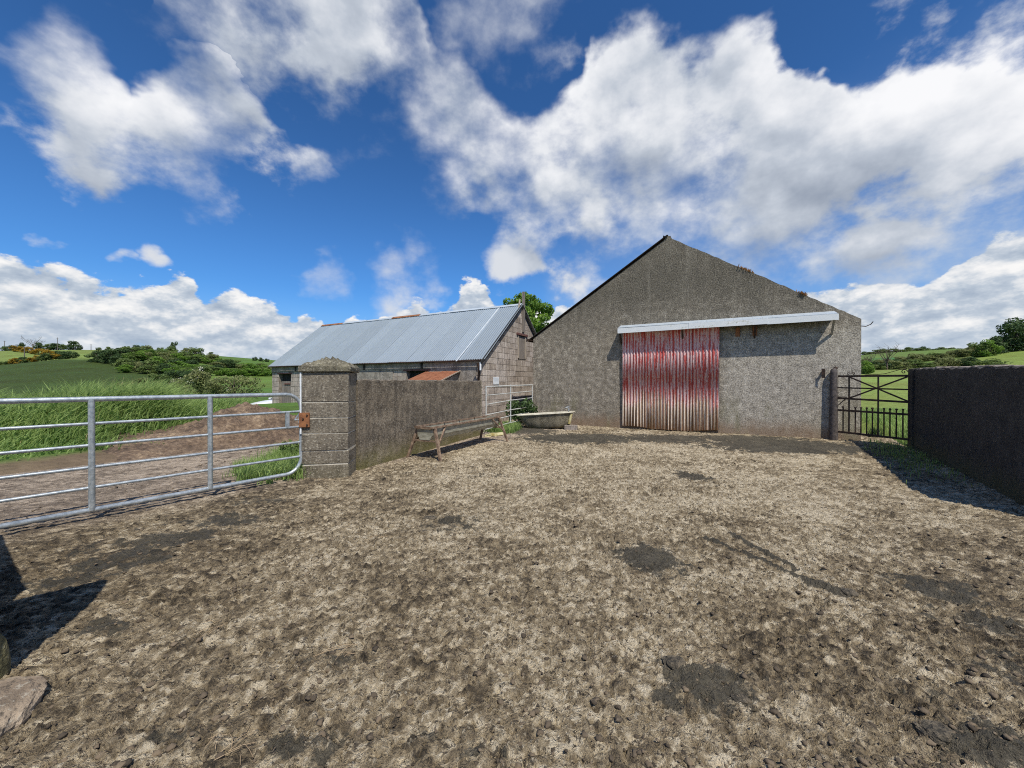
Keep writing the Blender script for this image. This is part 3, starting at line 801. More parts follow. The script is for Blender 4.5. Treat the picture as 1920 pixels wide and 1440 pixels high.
def build_yard():
    def seg(*s):
        a = [np.arange(p, q, st) for p, q, st in s]; return np.concatenate(a + [np.array([s[-1][1]])])
    xs = seg((-13, -4.4, .06), (-4.4, -2.6, .03), (-2.6, 3.4, .0155), (3.4, 5.2, .03), (5.2, 12, .055))
    ys = seg((-2, 0.6, .06), (0.6, 1.4, .03), (1.4, 3.0, .0125), (3.0, 5.0, .021), (5.0, 8.0, .034), (8.0, 12.0, .05), (12.0, 19.0, .1))
    X, Y = np.meshgrid(xs, ys)
    h, dung, lump, clod, scat, big, cells = yard_fields(X, Y)
    out = np.maximum(sstep(0.3, 1.2, lane_d(X, Y)), sstep(-0.1, 0.4, field_d(X, Y)))
    rim = np.maximum(np.maximum(sstep(-11.5, -13, X), sstep(11, 12, X)), np.maximum(sstep(17.5, 19, Y), sstep(-1, -2, Y)))
    Z = h - 0.3 * out - 0.4 * rim
    # lane beyond the open gate is smoother, packed and pinkish
    gate_side = (X + 3.5) * -0.806 + (Y - 6.37) * 0.591
    lane = sstep(-0.6, 0.5, gate_side + 0.5 * fbm(X, Y, .8, 3))
    Z = Z - lane * h * 0.55
    nx, ny = len(xs), len(ys)
    V = np.stack([X.ravel(), Y.ravel(), Z.ravel()], 1)
    i = np.arange(nx * ny).reshape(ny, nx)
    Q = np.stack([i[:-1, :-1], i[:-1, 1:], i[1:, 1:], i[1:, :-1]], -1).reshape(-1, 4)
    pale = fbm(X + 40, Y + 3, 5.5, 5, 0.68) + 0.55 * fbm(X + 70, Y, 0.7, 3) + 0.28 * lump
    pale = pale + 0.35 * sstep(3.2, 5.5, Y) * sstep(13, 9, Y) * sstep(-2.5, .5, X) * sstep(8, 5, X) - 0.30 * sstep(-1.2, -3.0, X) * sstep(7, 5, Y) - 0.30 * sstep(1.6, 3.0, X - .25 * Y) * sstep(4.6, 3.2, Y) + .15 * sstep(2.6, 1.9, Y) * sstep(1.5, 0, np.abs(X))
    m, nt, b = new_mat('trodden mud over concrete')
    v = obco(nt)
    P_, D_, C_, L_ = attr(nt, 'pale'), attr(nt, 'dung'), attr(nt, 'clod'), attr(nt, 'lane')
    f1 = NOISE(nt, v, 21, 6, 0.74); f2 = NOISE(nt, v, 85, 3, 0.65); f3 = NOISE(nt, v, 1.5, 6, 0.68)
    vo = NN(nt, 'ShaderNodeTexVoronoi'); vo.feature = 'F1'; nt.links.new(VM(nt, 'ADD', v, VM(nt, 'SCALE', NOISE(nt, v, 9, 3, .6, out='Color'), scale=.12)), vo.inputs['Vector']); vo.inputs['Scale'].default_value = 15
    crumb = MR(nt, vo.outputs['Distance'], 0.12, 0.55, 0.0, 1.0)
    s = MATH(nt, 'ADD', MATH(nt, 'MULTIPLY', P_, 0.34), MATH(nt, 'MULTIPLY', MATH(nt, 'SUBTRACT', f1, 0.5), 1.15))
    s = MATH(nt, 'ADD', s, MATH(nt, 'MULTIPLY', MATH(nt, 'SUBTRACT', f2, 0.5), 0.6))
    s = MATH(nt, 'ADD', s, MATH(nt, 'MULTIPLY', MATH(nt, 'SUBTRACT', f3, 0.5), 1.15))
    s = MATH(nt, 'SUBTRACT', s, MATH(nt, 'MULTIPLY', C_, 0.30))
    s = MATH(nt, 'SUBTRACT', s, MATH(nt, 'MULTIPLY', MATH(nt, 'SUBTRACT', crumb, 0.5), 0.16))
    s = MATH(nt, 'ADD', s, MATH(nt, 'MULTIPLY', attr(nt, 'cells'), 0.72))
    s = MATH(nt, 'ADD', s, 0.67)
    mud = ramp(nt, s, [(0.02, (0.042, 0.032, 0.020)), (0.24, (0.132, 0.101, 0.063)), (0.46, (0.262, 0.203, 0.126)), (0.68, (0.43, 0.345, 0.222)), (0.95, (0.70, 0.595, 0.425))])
    fleck = MATH(nt, 'MULTIPLY', MR(nt, NOISE(nt, v, 36, 4, .66), 0.56, 0.61), MR(nt, MATH(nt, 'ADD', f3, MATH(nt, 'MULTIPLY', P_, .25)), 0.42, 0.62))
    mud = MIXC(nt, MATH(nt, 'MULTIPLY', fleck, 0.75), mud, (0.74, 0.65, 0.49))
    spot = MR(nt, NOISE(nt, VM(nt, 'ADD', v, (7, 3, 0)), 30, 4, .68), 0.57, 0.62)
    mud = MIXC(nt, MATH(nt, 'MULTIPLY', spot, 0.85), mud, (0.055, 0.043, 0.031))
    mud = MIXC(nt, MATH(nt, 'MULTIPLY', L_, 0.7), mud, MIXC(nt, MR(nt, s, .2, .9), (0.20, 0.155, 0.12), (0.56, 0.45, 0.355)))
    dg = ramp(nt, MATH(nt, 'ADD', MATH(nt, 'MULTIPLY', f1, .6), MATH(nt, 'MULTIPLY', f3, .4)), [(0.28, (0.026, 0.023, 0.017)), (0.5, (0.075, 0.067, 0.049)), (0.72, (0.18, 0.155, 0.11))])
    f4 = NOISE(nt, v, 6.5, 6, 0.7)
    k = MR(nt, MATH(nt, 'ADD', D_, MATH(nt, 'ADD', MATH(nt, 'MULTIPLY', MATH(nt, 'SUBTRACT', f1, 0.5), 0.9), MATH(nt, 'MULTIPLY', MATH(nt, 'SUBTRACT', f4, 0.5), 3.0))), 0.38, 0.66, 0.0, 0.93)
    c = MIXC(nt, k, mud, dg)
    nt.links.new(c, b.inputs['Base Color'])
    nt.links.new(MR(nt, k, 0, 1, 0.95, 0.66), b.inputs['Roughness'])
    b.inputs['Specular IOR Level'].default_value = 0.35
    bump(nt, b, MATH(nt, 'ADD', f1, MATH(nt, 'MULTIPLY', f2, 0.8)), 1.0, 0.05)
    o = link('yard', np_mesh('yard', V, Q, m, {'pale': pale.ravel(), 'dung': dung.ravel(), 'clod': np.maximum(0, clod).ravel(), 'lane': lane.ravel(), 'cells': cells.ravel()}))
    tag(o, kind='structure')
build_yard()

# ------------------------------------------------------------------ the big barn
BARN_RZ = math.radians(-28)
def corrugated(width, length, pitch, amp, thick=0.004, seg=8, rows=1):
    """sheet in x (across the waves) and z, waves stand out towards -y; returns arrays and ridge values"""
    n = max(8, int(round(width / pitch * seg)))
    xs = np.linspace(0, width, n + 1); zs = np.linspace(0, length, rows + 1)
    w = np.cos(xs / pitch * 2 * np.pi)
    X, Z = np.meshgrid(xs, zs); Wv = np.tile(w, (rows + 1, 1))
    A = np.stack([X.ravel(), (-amp * Wv).ravel(), Z.ravel()], 1)
    B = A + np.array([0, thick, 0])
    i = np.arange(A.shape[0]).reshape(rows + 1, n + 1); N = A.shape[0]
    Qf = np.stack([i[:-1, :-1], i[:-1, 1:], i[1:, 1:], i[1:, :-1]], -1).reshape(-1, 4)
    Qb = (Qf + N)[:, ::-1]
    e = []
    for r in (0, rows):
        for k in range(n): e.append((i[r, k], i[r, k] + N, i[r, k + 1] + N, i[r, k + 1]))
    for k in (0, n):
        for r in range(rows): e.append((i[r, k], i[r + 1, k], i[r + 1, k] + N, i[r, k] + N))
    return np.concatenate([A, B]), np.concatenate([Qf, Qb, np.array(e)]), np.concatenate([Wv.ravel()] * 2)

def build_barn():
    W, E_, A_, L = 9.88, 3.35, 6.46, 15.0
    root = empty('barn', (0.842, 15.16, 0), BARN_RZ)
    tag(root, 'large grey roughcast gable barn with a red corrugated sliding door', 'barn')
    # gable: outline with an uneven weathered top edge
    pts = [(0, -0.3)]
    pts.append((W, -0.3))
    pts.append((W, E_ - 0.01))
    for k in range(1, 40):
        t = k / 40; pts.append((W - t * W / 2, E_ + t * (A_ - E_) + random.uniform(-0.018, 0.018)))
    pts += [(W / 2 + 0.08, A_ + 0.02), (W / 2 - 0.05, A_ + 0.03)]
    for k in range(1, 40):
        t = k / 40; pts.append((W / 2 - t * W / 2, A_ - t * (A_ - E_) - 0.02))
    pts.append((0, E_ - 0.02))
    mb = MB(); mb.prism(pts, 0.32); mb.build('gable_wall', M['roughcast'], root)
    mb = MB(); mb.box(0.0, 0.3, 0.325, L, -0.3, E_ - 0.1); mb.build('side_wall', M['roughcast'], root)
    mb = MB(); mb.box(W - 0.3, W, 0.325, L, -0.3, E_ - 0.1); mb.build('side_wall', M['roughcast'], root)
    mb = MB(); mb.prism([(0, -0.3), (W, -0.3), (W, E_), (W / 2, A_), (0, E_)], 0.3, Matrix.Translation((0, L + .005, 0))); mb.build('rear_wall', M['roughcast'], root)
    # roof: sheets of corrugated cladding on either slope
    rise, half = A_ - E_, W / 2
    sl = math.hypot(rise, half); ang = math.atan2(rise, half)
    n = 15; wd = (L + 0.4) / n
    V, Q, rg = corrugated(wd + 0.07, sl + 0.22, 0.15, 0.022, seg=6)
    me = np_mesh('roof_sheet', V, Q, M['darkrust'], {'ridge': rg})
    for side in (0, 1):
        roof = empty('roof', (0, 0, 0)); roof.parent = root
        for k in range(n):
            o = link('roof_sheet', me, roof)
            y0 = (-0.05 if side == 0 else 0.12) + k * wd
            if side == 0:
                # sheet z runs up the slope (+x,+z), sheet x along local y
                B = Matrix(((0, -math.sin(ang), math.cos(ang)), (1, 0, 0), (0, math.cos(ang) * -1 * -1, math.sin(ang))))
                ex, ez = Vector((0, 1, 0)), Vector((math.cos(ang), 0, math.sin(ang)))
                org = Vector((-0.18, y0, E_ - 0.10 + 0.045))
            else:
                ex, ez = Vector((0, 1, 0)), Vector((-math.cos(ang), 0, math.sin(ang)))
                org = Vector((W + 0.02, y0, E_ - 0.02))
            ey = ez.cross(ex)
            o.matrix_local = Matrix(((ex.x, ey.x, ez.x, org.x), (ex.y, ey.y, ez.y, org.y), (ex.z, ey.z, ez.z, org.z + (k % 2) * 0.006), (0, 0, 0, 1)))
    # verge flashing along the left slope
    mb = MB(); mb.bar((-0.16, -0.035, E_ - 0.05), (W / 2 - 0.02, -0.035, A_ + 0.05), 0.04, 0.022); mb.build('verge_trim', M['black'], root)
    # gutter end at the left eave
    mb = MB(); mb.tube([(-0.20, -0.12, E_ - 0.08), (-0.20, 3.0, E_ - 0.08)], 0.06, 8); mb.build('gutter', M['darkrust'], root)
    mb = MB(); mb.bar((-0.02, -0.03, E_ - 0.10), (-0.26, -0.03, E_ - 0.03), 0.03); mb.bar((-0.26, -0.03, E_ - 0.03), (-0.30, -0.03, E_ - 0.14), 0.025); mb.build('gutter_bracket', M['darkrust'], root)
    mb = MB(); mb.tube([(W - 0.02, 0.02, E_ - 0.20), (W + 0.10, 0.02, E_ - 0.22), (W + 0.2, 0.02, E_ - 0.17), (W + 0.25, 0.02, E_ - 0.10)], 0.012, 6); mb.build('gutter_bracket', M['darkrust'], root)
    # canopy over the door track
    can = empty('canopy', (0, 0, 0)); can.parent = root
    for (fa, fb_, dz, yo) in ((3.37, 5.62, -.012, 0), (5.60, 7.70, .004, -.006), (7.68, 9.32, -.004, .003)):
        mb = MB(); mb.add([(fa, -.38 + yo, 3.30 + dz), (fb_, -.38 + yo, 3.305 + dz * .4), (fb_, -.38 + yo, 3.475 + dz * .4), (fa, -.38 + yo, 3.475 + dz), (fa, -.355 + yo, 3.30 + dz), (fb_, -.355 + yo, 3.305 + dz * .4), (fb_, -.355 + yo, 3.475 + dz * .4), (fa, -.355 + yo, 3.475 + dz)],
                          [(0, 1, 2, 3), (7, 6, 5, 4), (0, 4, 5, 1), (1, 5, 6, 2), (3, 2, 6, 7), (0, 3, 7, 4)]); mb.build('fascia_board', M['fascia'], can)
    mb = MB()
    nseg = 24
    for i in range(nseg):
        x0 = 3.39 + (9.30 - 3.39) * i / nseg; x1 = 3.39 + (9.30 - 3.39) * (i + 1) / nseg
        mb.add([(x0, -0.36, 3.478), (x1 - .003, -0.36, 3.478), (x1 - .003, 0.02, 3.60), (x0, 0.02, 3.60), (x0, -0.36, 3.49), (x1 - .003, -0.36, 3.49), (x1 - .003, 0.02, 3.612), (x0, 0.02, 3.612)],
               [(0, 1, 2, 3), (7, 6, 5, 4), (0, 4, 5, 1), (1, 5, 6, 2), (3, 2, 6, 7), (0, 3, 7, 4)])
    mb.build('top_sheet', M['roofsheet'], can)
    for x in (3.42, 5.4, 7.4, 9.24):
        mb = MB(); mb.bar((x, 0.0, 2.95), (x, -0.35, 3.42), 0.045); mb.bar((x, 0.0, 3.42), (x, -0.35, 3.42), 0.045); mb.build('bracket', M['timber'] if x > 9 else M['darkrust'], can)
    mb = MB(); mb.box(3.45, 9.2, -0.16, -0.11, 3.40, 3.465); mb.build('door_track', M['darkrust'], can)
    # sliding door: frame and eight sheets
    door = empty('sliding_door', (3.49, -0.06, 0)); door.parent = root
    tag(door, 'red corrugated sliding door, paint worn pale below')
    p = 0.0985; wd = 2.96; ncol = 4; cw = wd / ncol
    mb = MB()
    for z in (0.12, 1.72, 3.30): mb.box(0.02, wd - 0.02, 0.012, 0.05, z, z + 0.09)
    for x in (0.0, wd - 0.06): mb.box(x, x + 0.06, 0.010, 0.045, 0.06, 3.42)
    mb.build('door_frame', M['wood'], door)
    for r, (z0, z1) in enumerate(((0.03, 1.78), (1.75, 3.44))):
        for c_ in range(ncol):
            V, Q, rg = corrugated(cw + 0.02, z1 - z0, p, 0.016, seg=10, rows=2)
            V = V.copy(); V[:, 0] += c_ * cw - 0.01; V[:, 2] += z0 + (0.02 * random.uniform(-1, 1) if r == 0 else 0)
            bot = V[:, 2] < z0 + 0.1
            if r == 0: V[bot, 2] += np.maximum(0, 0.06 * np.sin(V[bot, 0] * 2.3 + 1.0)) + 0.01 * RNG.normal(size=bot.sum())
            V[:, 1] += -0.02 - (0.012 if r == 1 else 0.0) - 0.004 * (c_ % 2)
            w = np.cos(V[:, 0] / p * 2 * np.pi)
            link('corrugated_sheet', np_mesh('corrugated_sheet', V, Q, M['redsheet'], {'ridge': w}), door)
    # old hinge iron left in the wall beside the post
    mb = MB(); mb.box(9.02, 9.06, -0.10, 0.0, 1.85, 1.92); mb.add([(9.0, -.10, 1.72), (9.08, -.12, 1.72), (9.08, -.12, 1.98), (9.0, -.10, 1.98)], [(0, 1, 2, 3)]); 
    mb.build('hinge_iron', M['darkrust'], root)
    # rust marks hang below the track on the right: bolts
    for x in (6.9, 7.35):
        mb = MB(); mb.box(x, x + 0.12, -0.02, 0.0, 3.02, 3.30); mb.build('wall_plate', M['rust'], root)
build_barn()

# ------------------------------------------------------------------ the long shed
def clip_poly(poly, a, b, c):
    """keep a*x + b*z <= c"""
    out = []
    for i in range(len(poly)):
        p, q = poly[i], poly[(i + 1) % len(poly)]
        dp, dq = a * p[0] + b * p[1] - c, a * q[0] + b * q[1] - c
        if dp <= 0: out.append(p)
        if (dp < 0 < dq) or (dq < 0 < dp):
            t = dp / (dp - dq); out.append((p[0] + t * (q[0] - p[0]), p[1] + t * (q[1] - p[1])))
    return out

def plank_door(name, parent, x0, x1, z0, z1, y, M_=None, n=5, mat='wood'):
    d = empty(name); d.parent = parent
    if M_ is not None: d.matrix_local = M_
    w = (x1 - x0) / n
    for i in range(n):
        mb = MB(); mb.bevbox(x0 + i * w + .004, x0 + (i + 1) * w - .004, y, y + 0.03, z0, z1 + random.uniform(-.01, .01), 0.003)
        mb.build('plank', M[mat], d)
    return d

SHK = 1.074
def build_shed():
    Ls, G, E_, R_ = 12.56, 5.82, 2.44, 4.80
    root = empty('block_shed', (-12.12 * SHK, 19.40 * SHK, -.118), BARN_RZ); root.scale = (SHK,) * 3
    tag(root, 'long concrete block shed with a light blue grey corrugated roof', 'shed')
    # --- long front wall: openings as columns of wall between them
    wall = MB()
    ops = [(0.55, 1.55, -0.3, 2.02), (4.55, 5.55, 1.30, 2.02), (9.0, 10.1, 1.20, 2.05), (7.0, 7.9, -0.3, 1.5)]   # x0,x1,z0,z1
    xs = sorted({0.0, Ls} | {o[0] for o in ops} | {o[1] for o in ops})
    for x0, x1 in zip(xs[:-1], xs[1:]):
        o = [q for q in ops if q[0] <= x0 and q[1] >= x1]
        if not o: wall.box(x0, x1, 0.012, 0.30, -0.3, E_)
        else:
            if o[0][2] > -0.2: wall.box(x0, x1, 0.012, 0.30, -0.3, o[0][2])
            wall.box(x0, x1, 0.012, 0.30, o[0][3], E_)
    w = wall.build('front_wall', M['shedmortar'], root)
    bh, bw = 0.222, 0.45
    nb = 0
    rest = MB()
    for r in range(0, 12):
        z0, z1 = r * bh - 0.15, min((r + 1) * bh - 0.15 - 0.012, E_ - .005)
        if z1 - z0 < .05: continue
        x = -0.225 if r % 2 else 0.0
        while x < Ls:
            a, b = max(x, 0.004), min(x + bw - 0.012, Ls - 0.004); x += bw
            if b - a < 0.06: continue
            # cut out openings
            pieces = [(a, b)]
            for o in ops:
                if z1 > o[2] + .02 and z0 < o[3] - .02:
                    new = []
                    for (p, q) in pieces:
                        if q <= o[0] or p >= o[1]: new.append((p, q))
                        else:
                            if o[0] - p > .06: new.append((p, o[0] - .004))
                            if q - o[1] > .06: new.append((o[1] + .004, q))
                    pieces = new
            for (p, q) in pieces:
                pr = random.uniform(-0.004, 0.006)
                if r >= 8 and nb < 130:
                    mb = MB(); mb.bevbox(p, q, -pr, 0.10, z0, z1, 0.008, jit=0.002); mb.build('block', M['block'], w); nb += 1
                else:
                    rest.bevbox(p, q, -pr, 0.10, z0, z1, 0.008, jit=0.002)
    tag(rest.build('lower_blocks', M['block'], w), kind='stuff')
    # patches of old render over the blocks
    for k, (x0, x1, z0, z1) in enumerate([(5.7, 8.3, 1.55, 2.05), (10.2, 12.3, 1.4, 2.15), (0.0, 12.5, 2.12, 2.43)]):
        mb = MB(); n = 14
        top = [(x0 + (x1 - x0) * i / n, z1 + random.uniform(-.02, .02) * (k < 2)) for i in range(n + 1)]
        bot = [(x0 + (x1 - x0) * i / n, z0 + random.uniform(-.10, .10) * (1 if k < 2 else .25)) for i in range(n, -1, -1)]
        mb.prism(bot[::-1] + top[::-1], 0.012, Matrix.Translation((0, -0.021 - k * .002, 0)))
        mb.build('render_patch', M['shedrender'], w)
    # --- gable facing the alley
    gm = Matrix.Translation((Ls, 0, 0)) @ Matrix.Rotation(math.radians(90), 4, 'Z')
    g = MB()
    rl = lambda x: E_ + (R_ - E_) * (1 - abs(x - G / 2) / (G / 2))
    g.prism([(0.305, -0.3), (G, -0.3), (G, E_), (G / 2, R_), (0.305, rl(0.305))], 0.28, gm @ Matrix.Translation((0, 0.012, 0)))
    gw = g.build('gable_wall', M['shedmortar'], root)
    gop = (2.72, 3.40, 2.56, 3.56)
    r = 0
    while r * bh - 0.15 < R_:
        z0, z1 = r * bh - 0.15, (r + 1) * bh - 0.15 - 0.012
        x = -0.225 if r % 2 else 0.0
        while x < G:
            a, b = max(x, 0.0), min(x + bw - 0.012, G); x += bw
            if b - a < 0.08: continue
            if z1 > gop[2] and z0 < gop[3]:
                if a >= gop[0] - .05 and b <= gop[1] + .05: continue
                if a < gop[1] < b and a > gop[0]: a = gop[1] + .01
                elif a < gop[0] < b: b = gop[0] - .01
                if b - a < .05: continue
            poly = [(a, z0), (b, z0), (b, z1), (a, z1)]
            s = (R_ - E_) / (G / 2)
            poly = clip_poly(poly, -s, 1, E_ - 0.02)          # left slope: z - s*x <= E
            if len(poly) >= 3: poly = clip_poly(poly, s, 1, E_ + s * G - 0.02)
            if len(poly) < 3: continue
            ar = 0.5 * abs(sum(poly[i][0] * poly[(i + 1) % len(poly)][1] - poly[(i + 1) % len(poly)][0] * poly[i][1] for i in range(len(poly))))
            if ar < 0.006: continue
            mb = MB(); pr = random.uniform(0.0, 0.012)
            mb.prism(poly, 0.10 + pr, gm @ Matrix.Translation((0, -pr - .004, 0)))
            mb.build('block', M['block'], gw)
        r += 1
    ld = plank_door('loft_door', root, gop[0] + .03, gop[1] - .03, gop[2] + .02, gop[3] - .02, -0.004, gm, 4)
    mb = MB(); mb.bevbox(gop[0] - .16, gop[1] + .16, -0.06, 0.1, gop[3], gop[3] + .09, 0.006, gm); mb.build('lintel', M['lintel'], root)
    mb = MB(); mb.bevbox(gop[0] - .02, gop[0] + .05, -0.03, 0.05, gop[2] + .05, gop[3], 0.004, gm); mb.bevbox(gop[1] - .05, gop[1] + .02, -0.03, 0.05, gop[2] + .05, gop[3], 0.004, gm); mb.build('door_post', M['timber'], root)
    mb = MB(); mb.bar(gm @ Vector((G / 2 + .22, -0.06, 3.72)), gm @ Vector((G / 2 + .20, -0.06, R_ + .62)), 0.09, 0.12); mb.build('roof_post', M['wood'], root)
    mb = MB(); mb.bar(gm @ Vector((G / 2 - .25, -0.05, R_ - .25)), gm @ Vector((G / 2 - .10, -0.05, R_ + .25)), 0.06, 0.03); mb.build('verge_board', M['timber'], root)
    mb = MB(); mb.bevbox(0.70, 1.10, -0.035, 0.0, 1.52, 1.80, 0.006, gm); mb.build('white_patch', M['white'], root)
    # --- rear and far end walls
    mb = MB(); mb.box(0.0, Ls - .31, G - 0.3, G, -0.3, E_); mb.build('rear_wall', M['shedmortar'], root)
    mb = MB(); mb.prism([(0.31, -0.3), (G - .31, -0.3), (G - .31, E_), (G / 2, R_), (0.31, E_)], 0.28, Matrix.Rotation(math.radians(90), 4, 'Z') @ Matrix.Translation((0, -0.29, 0))); mb.build('end_wall', M['shedmortar'], root)
    # --- roof sheets
    ang = math.atan2(R_ - E_, G / 2); sl = math.hypot(R_ - E_, G / 2)
    n = 14; x_0, x_1 = -0.12, Ls + 0.10; wd = (x_1 - x_0) / n
    V, Q, rg = corrugated(wd + 0.05, sl + 0.15, 0.1, 0.012, seg=8)
    me = np_mesh('roof_sheet', V, Q, M['roofsheet'], {'ridge': rg})
    me2 = np_mesh('roof_sheet_bright', V, Q, M['newsheet'], {'ridge': rg})
    for side in (0, 1):
        roof = empty('roof'); roof.parent = root
        for k in range(n):
            o = link('roof_sheet', me, roof)
            if side == 0:
                ex, ez = Vector((1, 0, 0)), Vector((0, math.cos(ang), math.sin(ang)))
                org = Vector((x_0 + k * wd, -0.12, E_ - 0.097 + 0.055))
            else:
                ex, ez = Vector((1, 0, 0)), Vector((0, -math.cos(ang), math.sin(ang)))
                org = Vector((x_0 + k * wd, G + 0.12, E_ - 0.097 + 0.055))
            ey = ez.cross(ex)
            dz = (k % 2) * 0.012 + random.uniform(0, .006)
            o.matrix_local = Matrix(((ex.x, ey.x, ez.x, org.x), (ex.y, ey.y, ez.y, org.y), (ex.z, ey.z, ez.z, org.z + dz), (0, 0, 0, 1))) @ Matrix.Rotation(random.uniform(-.004, .004), 4, 'Y')
        if side == 0:
            # pale lap strip near the alley end
            mb = MB(); mb.bar((Ls - 1.0, -0.20, E_ - .155 + .075), (Ls - 0.93, G / 2 - .06, R_ + .04), 0.05, 0.012); mb.build('lap_strip', M['newsheet'], roof)
            mb = MB(); mb.tube([(x_0, -0.14, E_ - 0.06), (x_1, -0.14, E_ - 0.07)], 0.026, 8); mb.build('eaves_edge', M['darkrust'], roof)
            mb = MB(); mb.bar((x_1 + .0, -0.26, E_ - .17), (x_1 + .0, G / 2, R_ + .02), 0.03, 0.10); mb.build('verge_trim', M['black'], roof)
    for k in range(7):
        a, b = x_0 + k * (x_1 - x_0) / 7, x_0 + (k + 1) * (x_1 - x_0) / 7
        mb = MB()
        mb.add([(a, G / 2 - .13, R_ + .0), (b, G / 2 - .13, R_ + .0), (b, G / 2, R_ + .10), (a, G / 2, R_ + .10), (a, G / 2 + .13, R_ + .0), (b, G / 2 + .13, R_ + .0)], [(0, 1, 2, 3), (3, 2, 5, 4)])
        o = mb.build('ridge_cap', M['rust'] if k in (0, 3) else M['roofsheet'], root)
        o.location.z = 0.01 * (k % 2)
    # --- front door, windows, lintels, vents
    d1 = plank_door('door', root, 0.60, 1.50, -0.1, 1.66, 0.13, None, 6)
    mb = MB(); mb.box(0.45, 1.65, -0.02, 0.11, 2.02, 2.075); mb.build('lintel', M['lintel'], root)
    mb = MB(); mb.box(0.56, 1.54, 0.20, 0.26, -0.3, 2.02); mb.build('door_void', M['black'], root)
    mb = MB(); mb.box(0.85, 1.30, 0.10, 0.125, 1.50, 1.56); mb.build('door_rail', M['lintel'], d1)
    for (a, b, z0, z1) in ((4.55, 5.55, 1.30, 2.02), (9.0, 10.1, 1.20, 2.05)):
        mb = MB(); mb.box(a - .15, b + .15, -0.025, 0.11, z1, z1 + .06); mb.build('lintel', M['lintel'], root)
        wn = empty('window'); wn.parent = root
        mb = MB(); mb.box(a, b, 0.22, 0.25, z0, z1); mb.build('dark_opening', M['black'], wn)
        mb = MB(); mb.box(a, b, 0.12, 0.15, z0, z0 + .45); mb.build('shutter', M['wood'], wn)
    mb = MB(); mb.box(7.0, 7.9, 0.20, 0.24, -0.3, 1.5); mb.build('door_void', M['black'], root)
    for x in (1.9, 5.9, 6.6, 9.75):
        mb = MB(); mb.box(x, x + .12, -0.035, -0.024, 2.13, 2.40); mb.build('vent_slot', M['black'], root)
    # rain pipe at the corner
    mb = MB(); mb.tube([(Ls - .05, -.26, E_ - .16), (Ls - .02, -.20, E_ - .35), (Ls - .12, -.08, 1.75), (Ls - .12, -.06, 0.0)], 0.045, 8); mb.build('rain_pipe', M['darkrust'], root)
    mb = MB(); mb.tube([(Ls + .06, -.24, E_ - .14), (Ls + .06, -.24, E_ - .42)], 0.035, 8); mb.build('gutter_outlet', M['white'], root)
build_shed()

def build_lean_to():
    # small outhouse against the shed's front, red roof
    def sl(x, y, z): return Vector((x, y, z))
    root = empty('lean_to', (-12.12 * SHK, 19.40 * SHK, -.118), BARN_RZ); root.scale = (SHK,) * 3
    tag(root, 'small lean-to with a rusty red corrugated roof against the shed', 'lean-to')
    x0, x1 = 10.02, 11.62
    mb = MB()
    mb.box(x0 + .05, x1 - .1, -1.22, -1.10, -0.2, 1.56)
    mb.build('front_wall', M['shedrender'], root)
    for x in (x0 + .05, x1 - .22):
        mb = MB()
        mb.prism([(-1.10, -0.2), (-0.045, -0.2), (-0.045, 1.92), (-1.10, 1.57)], 0.12, Matrix.Translation((x + .12, 0, 0)) @ Matrix.Rotation(math.radians(90), 4, 'Z'))
        mb.build('side_wall', M['shedrender'], root)
    n = 2; wd = (x1 - x0) / n
    L = math.hypot(1.30, 0.42)
    V, Q, rg = corrugated(wd + .04, L, 0.076, 0.010, seg=6)
    me = np_mesh('roof_sheet_rust', V, Q, M['rustsheet'], {'ridge': rg})
    ez = Vector((0, 1.30, 0.42)).normalized(); ex = Vector((1, 0, 0)); ey = ez.cross(ex)
    for k in range(n):
        o = link('roof_sheet', me, root); org = Vector((x0 + k * wd, -1.34, 1.585 + .01 * k))
        o.matrix_local = Matrix(((ex.x, ey.x, ez.x, org.x), (ex.y, ey.y, ez.y, org.y), (ex.z, ey.z, ez.z, org.z), (0, 0, 0, 1)))
    mb = MB(); mb.bar((x1 + .02, -1.33, 1.60), (x1 + .02, -0.05, 2.02), 0.03, 0.035); mb.build('verge_board', M['timber'], root)
build_lean_to()

# ------------------------------------------------------------------ piers and walls
def rough_cap(mb, w, d, t, rise, over, z, seed):
    r = random.Random(seed)
    mb.bevbox(-w / 2 - over, w / 2 + over, -over, d + over, z, z + t, 0.012, jit=0.008)
    # crumbling pyramid: grid heightfield
    n = 17; vs = []; fs = []
    for j in range(n + 1):
        for i in range(n + 1):
            u, v_ = i / n * 2 - 1, j / n * 2 - 1
            hgt = rise * (1 - max(abs(u), abs(v_))) + (r.uniform(-.5, .5) * .085 if max(abs(u), abs(v_)) < .95 else 0)
            vs.append((u * (w / 2 + over - .02), d / 2 + v_ * (d / 2 + over - .02), z + t - .006 + max(hgt, 0)))
    for j in range(n):
        for i in range(n):
            a = j * (n + 1) + i; fs.append((a, a + 1, a + n + 2, a + n + 1))
    mb.add(vs, fs)

